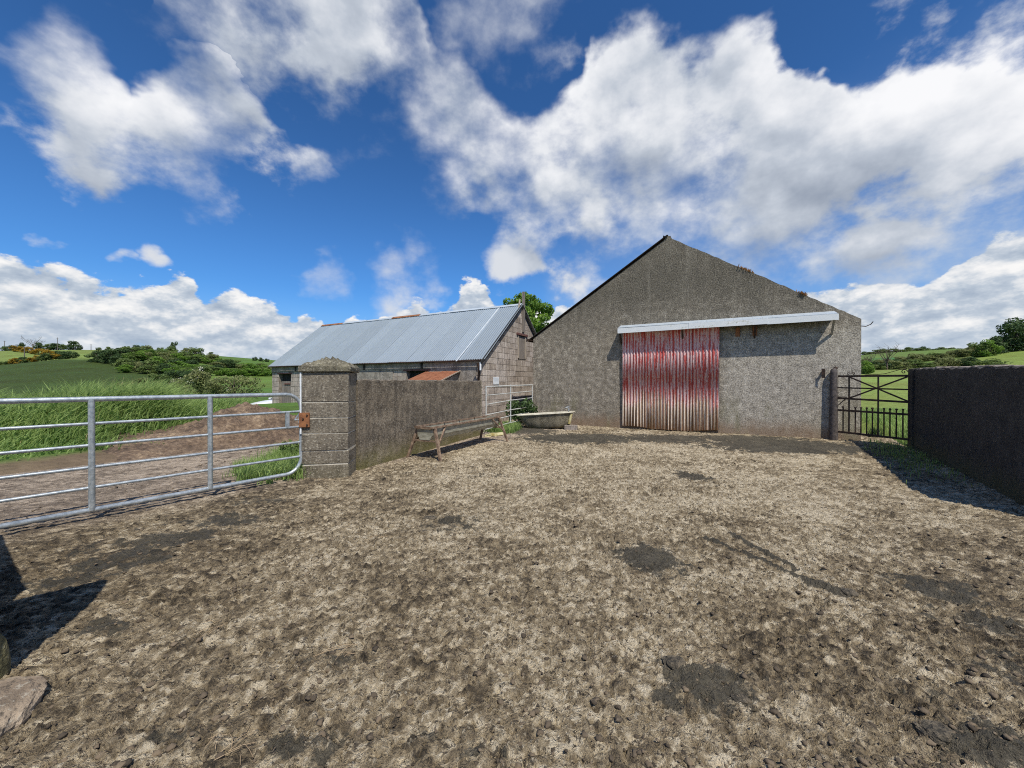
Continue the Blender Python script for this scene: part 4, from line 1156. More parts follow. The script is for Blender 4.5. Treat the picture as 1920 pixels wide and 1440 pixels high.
def build_pier():
    rz = math.atan2(0.16, 0.986)
    root = empty('gate_pier', (-3.115, 6.40, 0), rz)
    tag(root, 'square concrete block gate pier with a crumbling capstone beside the long gate', 'pier')
    w, d = 0.73, 0.62
    mb = MB(); mb.box(-w / 2 + .008, w / 2 - .008, .008, d - .008, -.2, 1.77); core = mb.build('core', M['mortar'], root)
    zs = [(-0.2, .225), (.235, .455), (.465, .74), (.75, 1.0), (1.01, 1.262), (1.274, 1.77)]
    for (a, b) in zs:
        mb = MB(); o_ = random.uniform(-.006, .006)
        mb.bevbox(-w / 2 + o_, w / 2 + o_, 0.0 + random.uniform(-.004, .004), d, a, b, 0.010, jit=0.004); mb.build('block', M['pier'], root)
    mb = MB(); rough_cap(mb, w, d, 0.105, 0.16, 0.045, 1.775, 4); mb.build('capstone', M['cap'], root)
    mb = MB(); mb.bevbox(-w / 2 - .03, -w / 2 + .13, -0.035, -0.008, 0.86, 1.10, 0.003)
    hp = mb.build('hinge_plate', M['rust'], root)
    for (x, z) in ((-.27, .90), (-.27, 1.06), (-.33, 1.0)):
        mb = MB(); mb.tube([(x, -.052, z), (x, -.03, z)], .014, 6); mb.build('bolt', M['darkrust'], hp)
    mb = MB(); mb.tube([(-w / 2 - .012, -.008, 0.75), (-w / 2 - .012, -.008, 1.765)], 0.014, 8); mb.build('cable_pipe', M['white'], root)
build_pier()

def wall_strip(name, a, b, h0, h1, t, mat, label, cat, top=None, seed=1, rough=0.012, step=0.12, zb=-0.25):
    """wall from a to b; front face on the right hand of the direction when t > 0 goes to the left"""
    a, b = Vector((*a, 0)), Vector((*b, 0)); L = (b - a).length
    root = empty(name, a, math.atan2(b.y - a.y, b.x - a.x))
    tag(root, label, cat)
    n = max(2, int(L / step)); r = random.Random(seed)
    vs, fs = [], []
    nz = 10
    ring = []
    for i in range(n + 1):
        x = L * i / n; h = h0 + (h1 - h0) * i / n + r.uniform(-rough, rough)
        col = []
        for k in range(nz + 1):
            z = zb + (h - zb) * k / nz
            bulge = 0.012 * math.sin(x * 1.3 + k * .7 + seed) + r.uniform(-.003, .003)
            col.append((x, bulge, z))
        col += [(x, 0.02, h + .012), (x, t - .02, h + .012 + r.uniform(-.01, .01)), (x, t, h), (x, t, zb)]
        ring.append(col)
    m = len(ring[0])
    for c in ring: vs += c
    for i in range(n):
        for k in range(m):
            k2 = (k + 1) % m
            fs.append((i * m + k, (i + 1) * m + k, (i + 1) * m + k2, i * m + k2))
    fs.append(tuple(range(m))); fs.append(tuple(n * m + k for k in range(m - 1, -1, -1)))
    mb = MB(); mb.add(vs, fs); mb.build('wall_body', mat, root)
    return root
# middle wall from the pier towards the alley gate
u_ = Vector((0.368, 0.93))
mw = wall_strip('yard_wall', (-2.80, 6.98), (-0.945, 11.68), 1.64, 1.63, 0.24, M['wall'], 'stained concrete yard wall with moss at its foot behind the feed trough', 'wall', seed=3)
mb = MB(); mb.tube([(5.05, 0.0, -.2), (5.055, 0.0, 1.6), (5.04, 0.02, 1.66)], 0.04, 8); mb.build('corner_bead', M['pier'], mw)
# right hand wall in shade
rw = wall_strip('boundary_wall', (9.80, 9.44), (6.35, 4.57), 1.91, 1.78, 0.30, M['darkwall'], 'dark concrete wall in shade right of the iron gate', 'wall', seed=8, rough=.02)
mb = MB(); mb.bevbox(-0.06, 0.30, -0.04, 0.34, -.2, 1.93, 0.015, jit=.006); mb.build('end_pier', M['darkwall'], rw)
# pieces of loose mortar along its top
for k in range(12):
    mb = MB(); x = 0.5 + k * .4 + random.uniform(-.1, .1); h = 1.91 - .11 * x / 5.2
    mb.bevbox(x, x + random.uniform(.08, .25), .03, .24, h + .0, h + random.uniform(.025, .05), .008, jit=.01); mb.build('coping_stone', M['stone'], rw)

def plain_pier(name, loc, rz, w, d, h, mat, label, cap=True):
    root = empty(name, loc, rz); tag(root, label, 'pier')
    mb = MB(); n = 6
    for k in range(n):
        z0 = -0.2 + (h + .2) * k / n; z1 = -0.2 + (h + .2) * (k + 1) / n - .01
        m2 = MB(); m2.bevbox(-w / 2, w / 2, 0 + random.uniform(-.005, .005), d, z0, z1, .01, jit=.005); m2.build('block', mat, root)
    mb.box(-w / 2 + .012, w / 2 - .012, .012, d - .012, -.2, h); mb.build('core', M['mortar'], root)
    if cap:
        mb = MB(); rough_cap(mb, w, d, .09, .15, .05, h + .004, 9); mb.build('capstone', M['cap'], root)
    return root
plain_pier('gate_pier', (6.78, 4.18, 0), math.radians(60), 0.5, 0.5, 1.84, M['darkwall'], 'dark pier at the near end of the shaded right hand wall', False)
# latch pier at the left edge of the frame with its footing
lp = plain_pier('gate_pier', (-2.86, 1.55, 0), math.radians(35), 0.62, 0.40, 1.78, M['pier'], 'concrete pier just off the left edge above a rubble footing', False)
wall_strip('yard_wall', (-3.35, 2.0), (-4.9, 3.05), 1.58, 1.58, 0.25, M['wall'], 'low concrete wall running out of the frame left of the mossy pier', 'wall', seed=5)

def lumpy(name, loc, sx, sy, sz, seed, mat, parent=None, sub=3, amp=.22):
    import bmesh
    bm = bmesh.new(); bmesh.ops.create_icosphere(bm, subdivisions=sub, radius=1)
    r = np.random.default_rng(seed); off = r.uniform(0, 50, 6)
    for v in bm.verts:
        c = v.co.copy()
        k = 1 + amp * float(fbm(np.array([c.x * 1.1 + off[0] + c.z]), np.array([c.y * 1.1 + off[1] - c.z]), 1.3, 4, .6)[0])
        q = c * k
        q = Vector([math.copysign(abs(t) ** .7, t) for t in q])       # boxier than a ball
        v.co = Vector((q.x * sx, q.y * sy, q.z * sz))
    me = bpy.data.meshes.new(name); bm.to_mesh(me); bm.free(); me.materials.append(mat)
    o = link(name, me, parent); o.location = loc
    return o
M['mudstone'] = mat_concrete('mud covered stone', (0.17, 0.128, 0.09), (0.36, 0.285, 0.205), 0.0, 0.6)
o = lumpy('footing_stone', (-2.58, 1.74, -0.03), 0.27, 0.26, 0.14, 3, M['mudstone'], sub=5, amp=.3); o.rotation_euler = (0, 0, .5)
tag(o, 'rough pinkish footing stone in the lower left corner', 'stone')
o = lumpy('footing_stone', (-2.80, 2.02, 0.0), 0.055, 0.10, 0.27, 5, mat_concrete('mossy stone', (0.075, 0.07, 0.045), (0.18, 0.165, 0.11), 0.35, 0.3, (2.0, 1.0)), sub=4, amp=.3)
tag(o, 'narrow mossy stone at the left edge behind the pinkish footing stone', 'stone')

# ------------------------------------------------------------------ gates
def build_long_gate():
    a = Vector((-3.50, 6.37, 0)); dirv = Vector((-0.591, -0.806, 0))
    root = empty('field_gate', a, math.atan2(dirv.y, dirv.x))
    tag(root, 'long galvanised tubular field gate standing open on the left', 'gate')
    L = 4.25; zt, zb = 1.405, 0.115; R = 0.24; r0 = 0.030
    def arc(cx, cz, a0, a1, n=8): return [(cx + R * math.cos(math.radians(a0 + (a1 - a0) * i / n)), 0, cz + R * math.sin(math.radians(a0 + (a1 - a0) * i / n))) for i in range(n + 1)]
    loop = [(L, 0, zt)] + arc(R, zt - R, 90, 180) + arc(R, zb + R, 180, 270) + [(L, 0, zb), (L, 0, zt - .001)]
    mb = MB(); mb.tube(loop, r0, 12, caps=False); mb.build('frame_tube', M['galv'], root)
    hs = [1.120, 0.868, 0.612, 0.375]
    for i, z in enumerate(hs):
        mb = MB(); mb.tube([(0.02, 0, z), (L, 0, z)], 0.0185, 10); mb.build('rail', M['galv'], root)
    for x in (1.235, 2.36, 3.5):
        mb = MB(); mb.tube([(x, 0.012, zb), (x, 0.012, zt)], 0.030, 10); mb.build('upright', M['galv'], root)
    mb = MB(); mb.box(0.19, 0.24, -.02, .02, hs[1], hs[0]); mb.build('latch_strap', M['galv'], root)
    hg = empty('hinge'); hg.parent = root
    mb = MB(); mb.tube([(-.10, 0, .985), (.10, 0, .985)], .014, 8); mb.tube([(.02, 0, .93), (.02, 0, 1.08)], .026, 8); mb.build('eye_bolt', M['galv'], hg)
    mb = MB(); mb.bar((.10, 0, .985), (.03, 0, 1.09), .02, .012); mb.build('hinge_strap', M['galv'], hg)
build_long_gate()

def build_alley_gate():
    a, b = Vector((-0.80, 11.72, 0)), Vector((0.80, 15.02, 0))
    root = empty('alley_gate', a, math.atan2(b.y - a.y, b.x - a.x))
    tag(root, 'pale tubular gate across the alley between shed and barn', 'gate')
    L = (b - a).length
    for z0, z1, r in ((1.465, 1.50, .024), (1.20, 1.26, .017), (0.92, 1.00, .017), (0.60, 0.66, .017), (.40, .45, .017), (.17, .20, .022)):
        mb = MB(); mb.tube([(0, 0, z0), (L * .45, 0, (z0 + z1) / 2 + (.02 if z0 < 1 else 0)), (L, 0, z1)], r, 8); mb.build('rail', M['galvold'], root)
    for x in (0.02, L * .47, L - .02):
        mb = MB(); mb.tube([(x, 0, .17 + .03 * x / L), (x, 0, 1.465 + .035 * x / L + (.04 if abs(x - L * .47) < .1 else 0))], .022, 8); mb.build('upright', M['galvold'], root)
    # yellow bucket rim and sacking at its foot
build_alley_gate()
o = lumpy('yellow_sack', (-0.50, 11.55, 0.02), 0.36, 0.12, 0.06, 12, M['yellow'], sub=3, amp=.8); o.rotation_euler = (0, 0, .75)
tag(o, 'crumpled yellow sacking on the ground below the alley gate', 'sacking')

def build_iron_gate():
    a, b = Vector((9.03, 10.66, 0)), Vector((9.71, 9.31, 0))
    post = empty('iron_post', (8.985, 10.725, 0)); tag(post, 'thick iron gatepost against the barn corner', 'post')
    mb = MB(); mb.tube([(0, 0, -.2), (0.0, 0, 1.85), (.005, 0, 1.93), (.01, 0, 1.985)], .085, 12, radii=[.105, .082, .08, .05]); mb.build('post_shaft', M['postiron'], post)
    mb = MB(); mb.tube([(-.03, .0, 1.90), (.07, 0, 2.02)], .045, 8); mb.build('post_tip', M['darkrust'], post)
    root = empty('iron_gate', a, math.atan2(b.y - a.y, b.x - a.x))
    tag(root, 'old rusty wrought iron garden gate with pickets and scrolls', 'gate')
    L = (b - a).length
    def rail(p, q, w, h, nm='rail'):
        mb = MB(); mb.bar((p[0], 0, p[1]), (q[0], 0, q[1]), w, h, up=(0, 0, 1)); return mb.build(nm, M['darkrust'], root)
    rail((0.02, 1.77), (L, 1.765), .022, .052); rail((0.0, 1.455), (L, 1.425), .018, .036); rail((0.0, 1.165), (L, 1.115), .022, .050)
    rail((0.0, .835), (L, .815), .022, .052); rail((0.0, .235), (L, .205), .022, .052)
    for u in (.262, .87, 1.455):
        mb = MB(); mb.bar((u, .012, .20), (u, .012, 1.785), .024, .042, up=(0, 1, 0)); mb.build('stile', M['darkrust'], root)
    for p, q in (((.268, 1.75), (1.45, 1.13)), ((.268, 1.17), (1.45, 1.75))):
        mb = MB(); mb.bar((p[0], -.008, p[1]), (q[0], -.008, q[1]), .016, .036); mb.build('diagonal_brace', M['darkrust'], root)
    for u in (.13, .40, .52, .64, .755, .985, 1.10, 1.22, 1.34):
        mb = MB(); mb.tube([(u, .010, .22), (u, .010, .90)], .015, 6); mb.tube([(u, .010, .90), (u, .010, .915), (u, .010, .935), (u, .010, .95)], .01, 6, radii=[.01, .026, .026, .01]); mb.build('picket', M['darkrust'], root)
    # scroll on the top rail
    sp = [(1.36 + .065 * (1 - k / 22) * math.cos(k * .36), 0, 1.86 + .065 * (1 - k / 26) * math.sin(k * .36)) for k in range(22)]
    sw = [(.60, 0, 1.80), (.85, 0, 1.805), (1.0, 0, 1.82), (1.15, 0, 1.87), (1.28, 0, 1.915), (1.38, 0, 1.93), (1.43, 0, 1.88)]
    mb = MB(); mb.tube(sw, .008, 6); mb.tube(sp, .009, 6); mb.build('scroll', M['darkrust'], root)
    for cx, s in ((.25, 1), (.36, -1)):
        q = [(cx + .04 * (1 - k / 20) * math.cos(k * .45) * s, 0, 1.835 + .04 * (1 - k / 22) * math.sin(k * .45)) for k in range(16)]
        mb = MB(); mb.tube(q, .008, 6); mb.build('scroll', M['darkrust'], root)
    mb = MB(); mb.bar((.0, .01, 1.20), (.22, .01, 1.20), .03, .02); mb.bar((.0, .01, .95), (.2, .01, 1.16), .012, .02); mb.build('latch', M['darkrust'], root)
build_iron_gate()

# ------------------------------------------------------------------ trough, bath, block
def build_trough():
    root = empty('feed_trough', (-1.17, 9.27, 0), math.atan2(.891, .454))
    tag(root, 'long metal feed trough on splayed rusty legs in front of the yard wall', 'trough')
    L = 2.86; hx = L / 2
    prof = [(-.205, .665), (-.19, .50), (-.13, .40), (.13, .40), (.19, .50), (.205, .665)]
    inn = [(y * .955, z + (.006 if z > .6 else .012)) for y, z in prof]
    vs = []; fs = []
    for x in (-hx, hx):
        vs += [(x, y, z) for y, z in prof]
    k = len(prof)
    for x in (-hx + .01, hx - .01): vs += [(x, y, z) for y, z in inn]
    for i in range(k - 1):
        fs.append((i, i + 1, k + i + 1, k + i)); fs.append((2 * k + i, 3 * k + i, 3 * k + i + 1, 2 * k + i + 1))
    fs.append(tuple(range(k))); fs.append(tuple(k + i for i in range(k - 1, -1, -1)))
    fs.append(tuple(2 * k + i for i in range(k - 1, -1, -1))); fs.append(tuple(3 * k + i for i in range(k)))
    mb = MB(); mb.add(vs, fs); mb.build('tray', M['troughmetal'], root)
    for y in (-.215, .215):
        mb = MB(); mb.bar((-hx - .04, y, .665), (hx + .04, y, .665), .05, .035); mb.build('rim_bar', M['ironbrown'], root)
    for x in (-hx - .015, hx + .015):
        mb = MB(); mb.bar((x, -.19, .655), (x, .19, .655), .03, .05); mb.build('end_bar', M['ironbrown'], root)
    for x in (-.55, .05, .75):
        mb = MB(); mb.bar((x, -.20, .69), (x + .03, .20, .69), .03, .012); mb.build('cross_tie', M['ironbrown'], root)
    for sx in (-1, 1):
        for sy in (-1, 1):
            top = Vector((sx * (hx - .06), sy * .22, .655)); foot = Vector((sx * (hx + .04), sy * .45, -.05))
            lg = MB(); lg.bar(top, foot, .05, .05, up=(1, 0, 0)); leg = lg.build('leg', M['ironbrown'], root)
            mid = top.lerp(foot, .52)
            br = MB(); br.bar(mid, Vector((sx * (hx - .42), sy * .215, .64)), .03, .03); br.build('brace', M['ironbrown'], leg)
        mb = MB(); mb.bar((sx * (hx - .02), -.3, .38), (sx * (hx - .02), .3, .38), .03, .03); mb.build('tie_bar', M['ironbrown'], root)
build_trough()

def build_bath():
    a, b = Vector((0.22, 13.72, .0)), Vector((2.20, 13.18, .0))
    ctr = (a + b) / 2; L = (b - a).length
    root = empty('bathtub', (ctr.x, ctr.y, 0.02), math.atan2(b.y - a.y, b.x - a.x))
    root.rotation_euler.rotate_axis('Y', -math.radians(4.6))
    tag(root, 'old enamel bathtub used as a cattle trough by the barn wall', 'bathtub')
    A, B, n = L / 2, .36, 40
    def ring(ka, kb, z, sh=0.0):
        r = []
        for i in range(n):
            t = 2 * math.pi * i / n; c, s = math.cos(t), math.sin(t)
            r.append((A * ka * math.copysign(abs(c) ** .55, c) + sh, B * kb * math.copysign(abs(s) ** .6, s), z))
        return r
    def loft(rings, close0=False, close1=False):
        vs = [p for r in rings for p in r]; fs = []
        for j in range(len(rings) - 1):
            for i in range(n): fs.append((j * n + i, j * n + (i + 1) % n, (j + 1) * n + (i + 1) % n, (j + 1) * n + i))
        if close0: fs.append(tuple(range(n)))
        if close1: fs.append(tuple(len(vs) - n + i for i in range(n)))
        return vs, fs
    mb = MB(); mb.add(*loft([ring(.66, .6, .0, .08), ring(.74, .72, .05, .07), ring(.82, .82, .24, .04), ring(.91, .90, .44), ring(.93, .93, .475)], True), True)
    mb.build('shell', M['tub'], root)
    mb = MB(); mb.add(*loft([ring(.93, .93, .472), ring(1.0, 1.0, .475), ring(1.005, 1.01, .495), ring(.99, .98, .512), ring(.92, .86, .508), ring(.86, .76, .40), ring(.70, .52, .12, .06)], False, True), True)
    mb.build('rim', M['enamel'], root)
    for y in (-.10, .10):
        tp = MB(); x = A * .80
        tp.tube([(x, y, .50), (x, y, .62), (x - .03, y, .66), (x - .10, y, .655)], .018, 8); t = tp.build('tap', M['chrome'], root)
        th = MB(); th.tube([(x - .045, y, .685), (x + .045, y, .685)], .016, 6); th.tube([(x, y - .045, .685), (x, y + .045, .685)], .016, 6); th.build('tap_handle', M['chrome'], t)
    mb = MB(); mb.tube([(A * .90, -.16, .46), (A * .86, -.20, .30), (A * .80, -.22, .10)], .05, 8); mb.build('waste_pipe', M['yellow'], root)
build_bath()
o = MB(); o.bevbox(-.22, .22, -.11, .11, -.03, .16, .018, jit=.012); ob = o.build('concrete_block', M['stone']); ob.location = (2.0, 13.02, 0); ob.rotation_euler = (0, 0, -.3)
tag(ob, 'loose pale concrete block propping the tap end of the bathtub', 'block')

# low wall stub in the grass at the far left
o = MB(); o.bevbox(-.55, .0, 0, .22, -.2, .46, .02, jit=.01); r_ = empty('low_wall', (-13.35, 10.6, .25), .25); o.build('block', M['stone'], r_)
o = MB(); o.bevbox(.015, .38, 0.01, .22, -.2, .44, .02, jit=.01); o.build('block', M['pier'], r_)
tag(r_, 'low grey concrete block wall stub in the long grass', 'wall')

# ------------------------------------------------------------------ vegetation
def leaf_arrays(lobes, n, size, rng, flat=0.35):
    """n small leaf faces spread through ellipsoid lobes (cx,cy,cz,rx,ry,rz,weight)"""
    lob = np.array(lobes, float)
    wts = lob[:, 6] / lob[:, 6].sum()
    k = rng.choice(len(lob), n, p=wts)
    d = rng.normal(size=(n, 3)); d /= np.linalg.norm(d, axis=1)[:, None]
    rad = rng.uniform(0.35, 1.0, n) ** 0.45
    # clumps: pull towards random twig directions
    P = lob[k, :3] + d * rad[:, None] * lob[k, 3:6]
    nrm = d * 0.7 + rng.normal(size=(n, 3)) * 0.6 + np.array([0, 0, 0.35])
    nrm /= np.linalg.norm(nrm, axis=1)[:, None]
    t = np.cross(nrm, rng.normal(size=(n, 3))); t /= np.linalg.norm(t, axis=1)[:, None]
    b = np.cross(nrm, t)
    s = size * rng.uniform(0.6, 1.4, n)[:, None]
    q = np.stack([P - t * s, P + b * s * .55, P + t * s, P - b * s * .55], 1).reshape(-1, 3)
    f = np.arange(4 * n).reshape(-1, 4)
    lobt = rng.uniform(-0.18, 0.18, len(lob))[k]
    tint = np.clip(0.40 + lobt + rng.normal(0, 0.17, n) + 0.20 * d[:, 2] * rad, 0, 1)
    return q, f, np.repeat(tint, 4)
def clump_lobes(rng, w, h, n, base=0.25, sub=5):
    """uneven crown made of many small clumps"""
    out = []
    for i in range(n):
        a = rng.uniform(0, 2 * math.pi); r = rng.uniform(0, 1) ** .6
        zz = rng.uniform(base, 1.0)
        prof = math.sqrt(max(0.05, 1 - ((zz - .5) / .56) ** 2))
        x, y = math.cos(a) * r * prof * w / 2 * .85, math.sin(a) * r * prof * w / 2 * .85
        s = rng.uniform(.10, .22)
        out.append((x, y, zz * h * .93, s * w, s * w, s * h * .8, s ** 2))
    return out
def leaf_mesh(name, w, h, lobes, n, size, seed, mat, base=.2):
    rng = np.random.default_rng(seed)
    q, f, t = leaf_arrays(clump_lobes(rng, w, h, lobes, base), n, size, rng)
    return np_mesh(name, q, f, mat, {'tint': t}, smooth=False)
def trunk_mesh(name, h, r, seed, mat, limbs=5, spread=.5):
    rg = random.Random(seed); mb = MB()
    mb.tube([(0, 0, -.4), (rg.uniform(-.04, .04) * h, rg.uniform(-.04, .04) * h, h * .35), (rg.uniform(-.06, .06) * h, rg.uniform(-.06, .06) * h, h * .8)], r, 8, radii=[r * 1.2, r * .8, r * .25])
    for i in range(limbs):
        a = rg.uniform(0, 6.28); z = rg.uniform(.25, .55) * h; e = rg.uniform(.6, 1.0) * spread * h
        mb.tube([(0, 0, z), (math.cos(a) * e * .5, math.sin(a) * e * .5, z + .22 * h), (math.cos(a) * e, math.sin(a) * e, z + .38 * h)], r * .4, 5, radii=[r * .5, r * .3, r * .08])
    return mb.mesh(name, mat)

ORD = 'first second third fourth fifth sixth seventh eighth ninth tenth eleventh twelfth thirteenth fourteenth fifteenth sixteenth seventeenth eighteenth nineteenth twentieth'.split()
ORD += ['twenty-' + q for q in ORD[:9]] + ['thirtieth'] + ['thirty-' + q for q in ORD[:9]]
VAR = {}
for nm, mk in (('hedge', 'hedge'), ('hedgedark', 'hedgedark'), ('olive', 'olive')):
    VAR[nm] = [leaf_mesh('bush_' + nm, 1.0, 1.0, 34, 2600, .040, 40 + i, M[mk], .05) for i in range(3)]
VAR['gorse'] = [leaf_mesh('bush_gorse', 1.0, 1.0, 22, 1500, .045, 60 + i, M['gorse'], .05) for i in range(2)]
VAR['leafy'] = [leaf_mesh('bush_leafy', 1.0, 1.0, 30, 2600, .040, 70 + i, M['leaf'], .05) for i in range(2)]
TRUNK = trunk_mesh('bush_stem', 1.0, .05, 3, M['bark'], 5, .42)
GROUP_N = {}
def bush(name, px, d, wpx, hpx, kind, label, group, cat='bush', zoff=0.0, part='foliage', stem=True):
    x, y = (px - 960) / F * d, d
    w, h = wpx / F * d, hpx / F * d
    r = empty(name, (x, y, tz1(x, y) + zoff - .05 * h), random.uniform(0, 6.28))
    tag(r, label, cat, group)
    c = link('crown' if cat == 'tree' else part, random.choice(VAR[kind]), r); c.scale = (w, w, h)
    if stem:
        s = link('trunk' if cat == 'tree' else 'stem', TRUNK, r); s.scale = (w * .7, w * .7, h * .9)
    return r

HG = 'bushes of the wood across the left valley'
HL = 'bush in the %s row of the valley wood'
rg = random.Random(21)
# dark clump at the end of the green field
for px, d, w, h, k in [(185, 104, 34, 22, 'hedgedark'), (205, 103, 34, 28, 'hedgedark'), (222, 102, 28, 20, 'hedgedark')]:
    bush('bush', px, d, w, h, k, 'dark evergreen bush at the right end of the deep green field', 'dark bushes at the field corner')
# the wood
for px in range(232, 512, 9):
    for row in range(3):
        d = [92, 108, 130][row] + rg.uniform(-5, 5)
        if row == 0 and px > 390: continue
        k = rg.choice(['hedge', 'hedge', 'olive', 'leafy', 'hedgedark'])
        sc = (1.0 - .32 * (px - 232) / 280)
        bush('bush', px + rg.uniform(-5, 5), d, rg.uniform(24, 40), rg.uniform(13, 24) * sc, k, HL % ('front', 'middle', 'rear')[row], HG)
for px in (275, 318, 352, 369):
    bush('bush', px, 150, rg.uniform(20, 34), rg.uniform(18, 27), rg.choice(['hedge', 'olive']), 'tall bush rising above the rear of the valley wood', HG)
# lower slope, darker, behind the tall grass
for px, d, w, h, k in [(330, 78, 50, 24, 'hedgedark'), (362, 76, 40, 26, 'hedgedark'), (300, 74, 40, 22, 'hedge'), (262, 66, 40, 20, 'olive'), (235, 62, 36, 14, 'olive'), (285, 58, 44, 16, 'olive')]:
    bush('bush', px, d, w, h, k, 'bush low on the slope above the tall grass', 'bushes low on the left slope')
for px in range(420, 512, 16):
    bush('bush', px, 96, 30, 15, 'leafy', 'bright green bush along the top of the small lit meadow', 'bushes above the lit meadow')
# hedge with gorse on the hill
for i, px in enumerate(range(-12, 120, 9)):
    yy = 104 + 6 * (px + 12) / 130
    k = rg.choice(['gorse', 'hedgedark', 'gorse', 'hedge'])
    bush('gorse_bush' if k == 'gorse' else 'hedge_bush', px, yy, 16, rg.uniform(8, 13), k, 'gorse flowering orange yellow in the hedge below the pale hill field' if k == 'gorse' else 'dark hedge bush between the gorse below the pale hill field',
         'gorse in the hill hedge' if k == 'gorse' else 'dark bushes in the hill hedge')
for px in (30, 42, 52, 62, 72, 84, 95, 106):
    bush('gorse_bush', px, 165 - .25 * px, 16, rg.uniform(9, 13), 'gorse', 'gorse flowering on the slope under the skyline trees', 'gorse under the skyline')
for px, h in ((112, 16), (124, 15), (136, 12)):
    bush('hedge_bush', px, 112, 20, h, 'hedgedark', 'round dark bush at the top of the deep green field', 'dark bushes above the deep green field')
# skyline trees
for px, w, h, k in [(10, 16, 9, 'hedge'), (24, 18, 10, 'hedgedark'), (40, 14, 15, 'hedgedark'), (76, 18, 14, 'hedgedark'), (92, 20, 11, 'hedge'), (106, 20, 12, 'hedgedark'), (120, 14, 10, 'hedge'), (138, 20, 17, 'hedgedark'), (149, 10, 9, 'hedgedark'),
                    (186, 10, 6, 'hedge'), (205, 12, 8, 'hedge'), (222, 9, 7, 'hedgedark'), (240, 10, 9, 'hedgedark'), (256, 14, 14, 'hedgedark'), (270, 14, 13, 'hedge'), (282, 10, 9, 'hedge'), (300, 14, 9, 'hedge'), (326, 14, 22, 'hedgedark'), (395, 12, 8, 'hedge'), (478, 10, 8, 'hedgedark'), (490, 10, 8, 'hedgedark'), (500, 9, 7, 'hedgedark')]:
    bush('skyline_tree', px, 176 if px < 300 else 200, w, h, k, 'small dark tree on the left skyline', 'trees along the left skyline', 'tree')

def bare_tree(px, d, wpx, hpx, label, seed):
    x, y = (px - 960) / F * d, d; w, h = wpx / F * d, hpx / F * d
    r = empty('bare_tree', (x, y, tz1(x, y) - .2)); tag(r, label, 'tree')
    g = random.Random(seed); mb = MB(); tw = MB()
    mb.tube([(0, 0, 0), (0, 0, h * .45)], .03 * h, 7, radii=[.035 * h, .02 * h])
    for i in range(9):
        a = g.uniform(0, 6.28); e = w / 2 * g.uniform(.5, 1); z = h * g.uniform(.2, .45)
        p0, p1, p2 = Vector((0, 0, z)), Vector((math.cos(a) * e * .5, math.sin(a) * e * .5, z + h * .25)), Vector((math.cos(a) * e, math.sin(a) * e, min(h, z + h * g.uniform(.35, .6))))
        mb.tube([p0, p1, p2], .01 * h, 5, radii=[.014 * h, .009 * h, .003 * h])
        for j in range(14):
            q = p1.lerp(p2, g.uniform(-.3, 1)); dv = Vector((g.uniform(-1, 1), g.uniform(-1, 1), g.uniform(.2, 1))).normalized() * h * g.uniform(.10, .24)
            tw.tube([q, q + dv * .6 + Vector((0, 0, .01)), q + dv], .003 * h, 3, radii=[.0035 * h, .0025 * h, .001 * h])
    mb.build('trunk', M['bark'], r); tw.build('twigs', M['bark'], r)
bare_tree(62, 178, 32, 26, 'pale leafless tree on the left skyline behind the gorse', 5)
bare_tree(1663, 92, 42, 50, 'slender leafless tree beyond the iron gate field', 8)
bare_tree(1632, 95, 30, 34, 'brownish leafless tree close beside the barn corner', 9)

# poles on the hill
for px, d, h, lb in [(46, 108, 34, 'thin pole in the gorse hedge on the hill'), (108, 172, 24, 'thin utility pole on the left skyline near the gorse'), (171, 176, 12, 'short distant pole right of the lone skyline tree'), (9, 176, 20, 'distant pole at the left edge of the skyline')]:
    x, y = (px - 960) / F * d, d
    r = empty('utility_pole', (x, y, tz1(x, y) - .3)); tag(r, lb, 'pole', 'poles on the left hill')
    mb = MB(); hh = h / F * d; mb.tube([(0, 0, 0), (0, 0, hh)], .11, 6, radii=[.14, .09]); mb.build('shaft', M['pole'], r)
    mb = MB(); mb.bar((-.5, 0, hh * .94), (.5, 0, hh * .94), .08); mb.build('cross_arm', M['pole'], r)

# right hand side
RG = 'bushes in the hedge beyond the iron gate field'
RL = 'bush in the far hedge beyond the iron gate field'
for px in range(1622, 1830, 9):
    d = 93 + rg.uniform(-4, 4); k = rg.choice(['olive', 'hedge', 'hedgedark', 'olive'])
    bush('hedge_bush', px + rg.uniform(-4, 4), d, rg.uniform(18, 30), rg.uniform(10, 20), k, RL, RG)
for px in range(1625, 1830, 12):
    bush('hedge_bush', px + rg.uniform(-4, 4), 128 + rg.uniform(-6, 6), rg.uniform(22, 34), rg.uniform(9, 17), rg.choice(['olive', 'olive', 'hedge']), 'bush on the slope behind the far hedge right of the barn', 'bushes on the right slope')
for px in range(1622, 1860, 11):
    bush('skyline_bush', px, 290, rg.uniform(14, 22), rg.uniform(5, 10), 'hedge', 'distant bush along the right skyline', 'bushes along the right skyline')
bush('skyline_tree', 1732, 300, 18, 12, 'hedgedark', 'dark clump of trees on the right skyline', None, 'tree')
for px, d, w, h, k in [(1838, 116, 40, 28, 'hedge'), (1855, 114, 36, 32, 'leafy'), (1872, 117, 30, 34, 'hedgedark'), (1826, 122, 30, 18, 'olive')]:
    bush('bush', px, d, w, h, k, 'green bush below the big dark trees at the right', 'bushes below the big right hand trees')
for px, w, h, lb in [(1905, 62, 62, 'big dark leafy tree at the right edge of the frame'), (1945, 70, 70, 'big dark tree just beyond the right edge of the frame')]:
    bush('tree', px, 118, w, h, 'hedgedark', lb, None, 'tree')
bush('bush', 1860, 58, 52, 22, 'hedge', 'round bush peeping over the dark right hand wall', None)
bush('bush', 1624, 60, 26, 26, 'leafy', 'bright green bush against the barn corner beyond the gate', None)

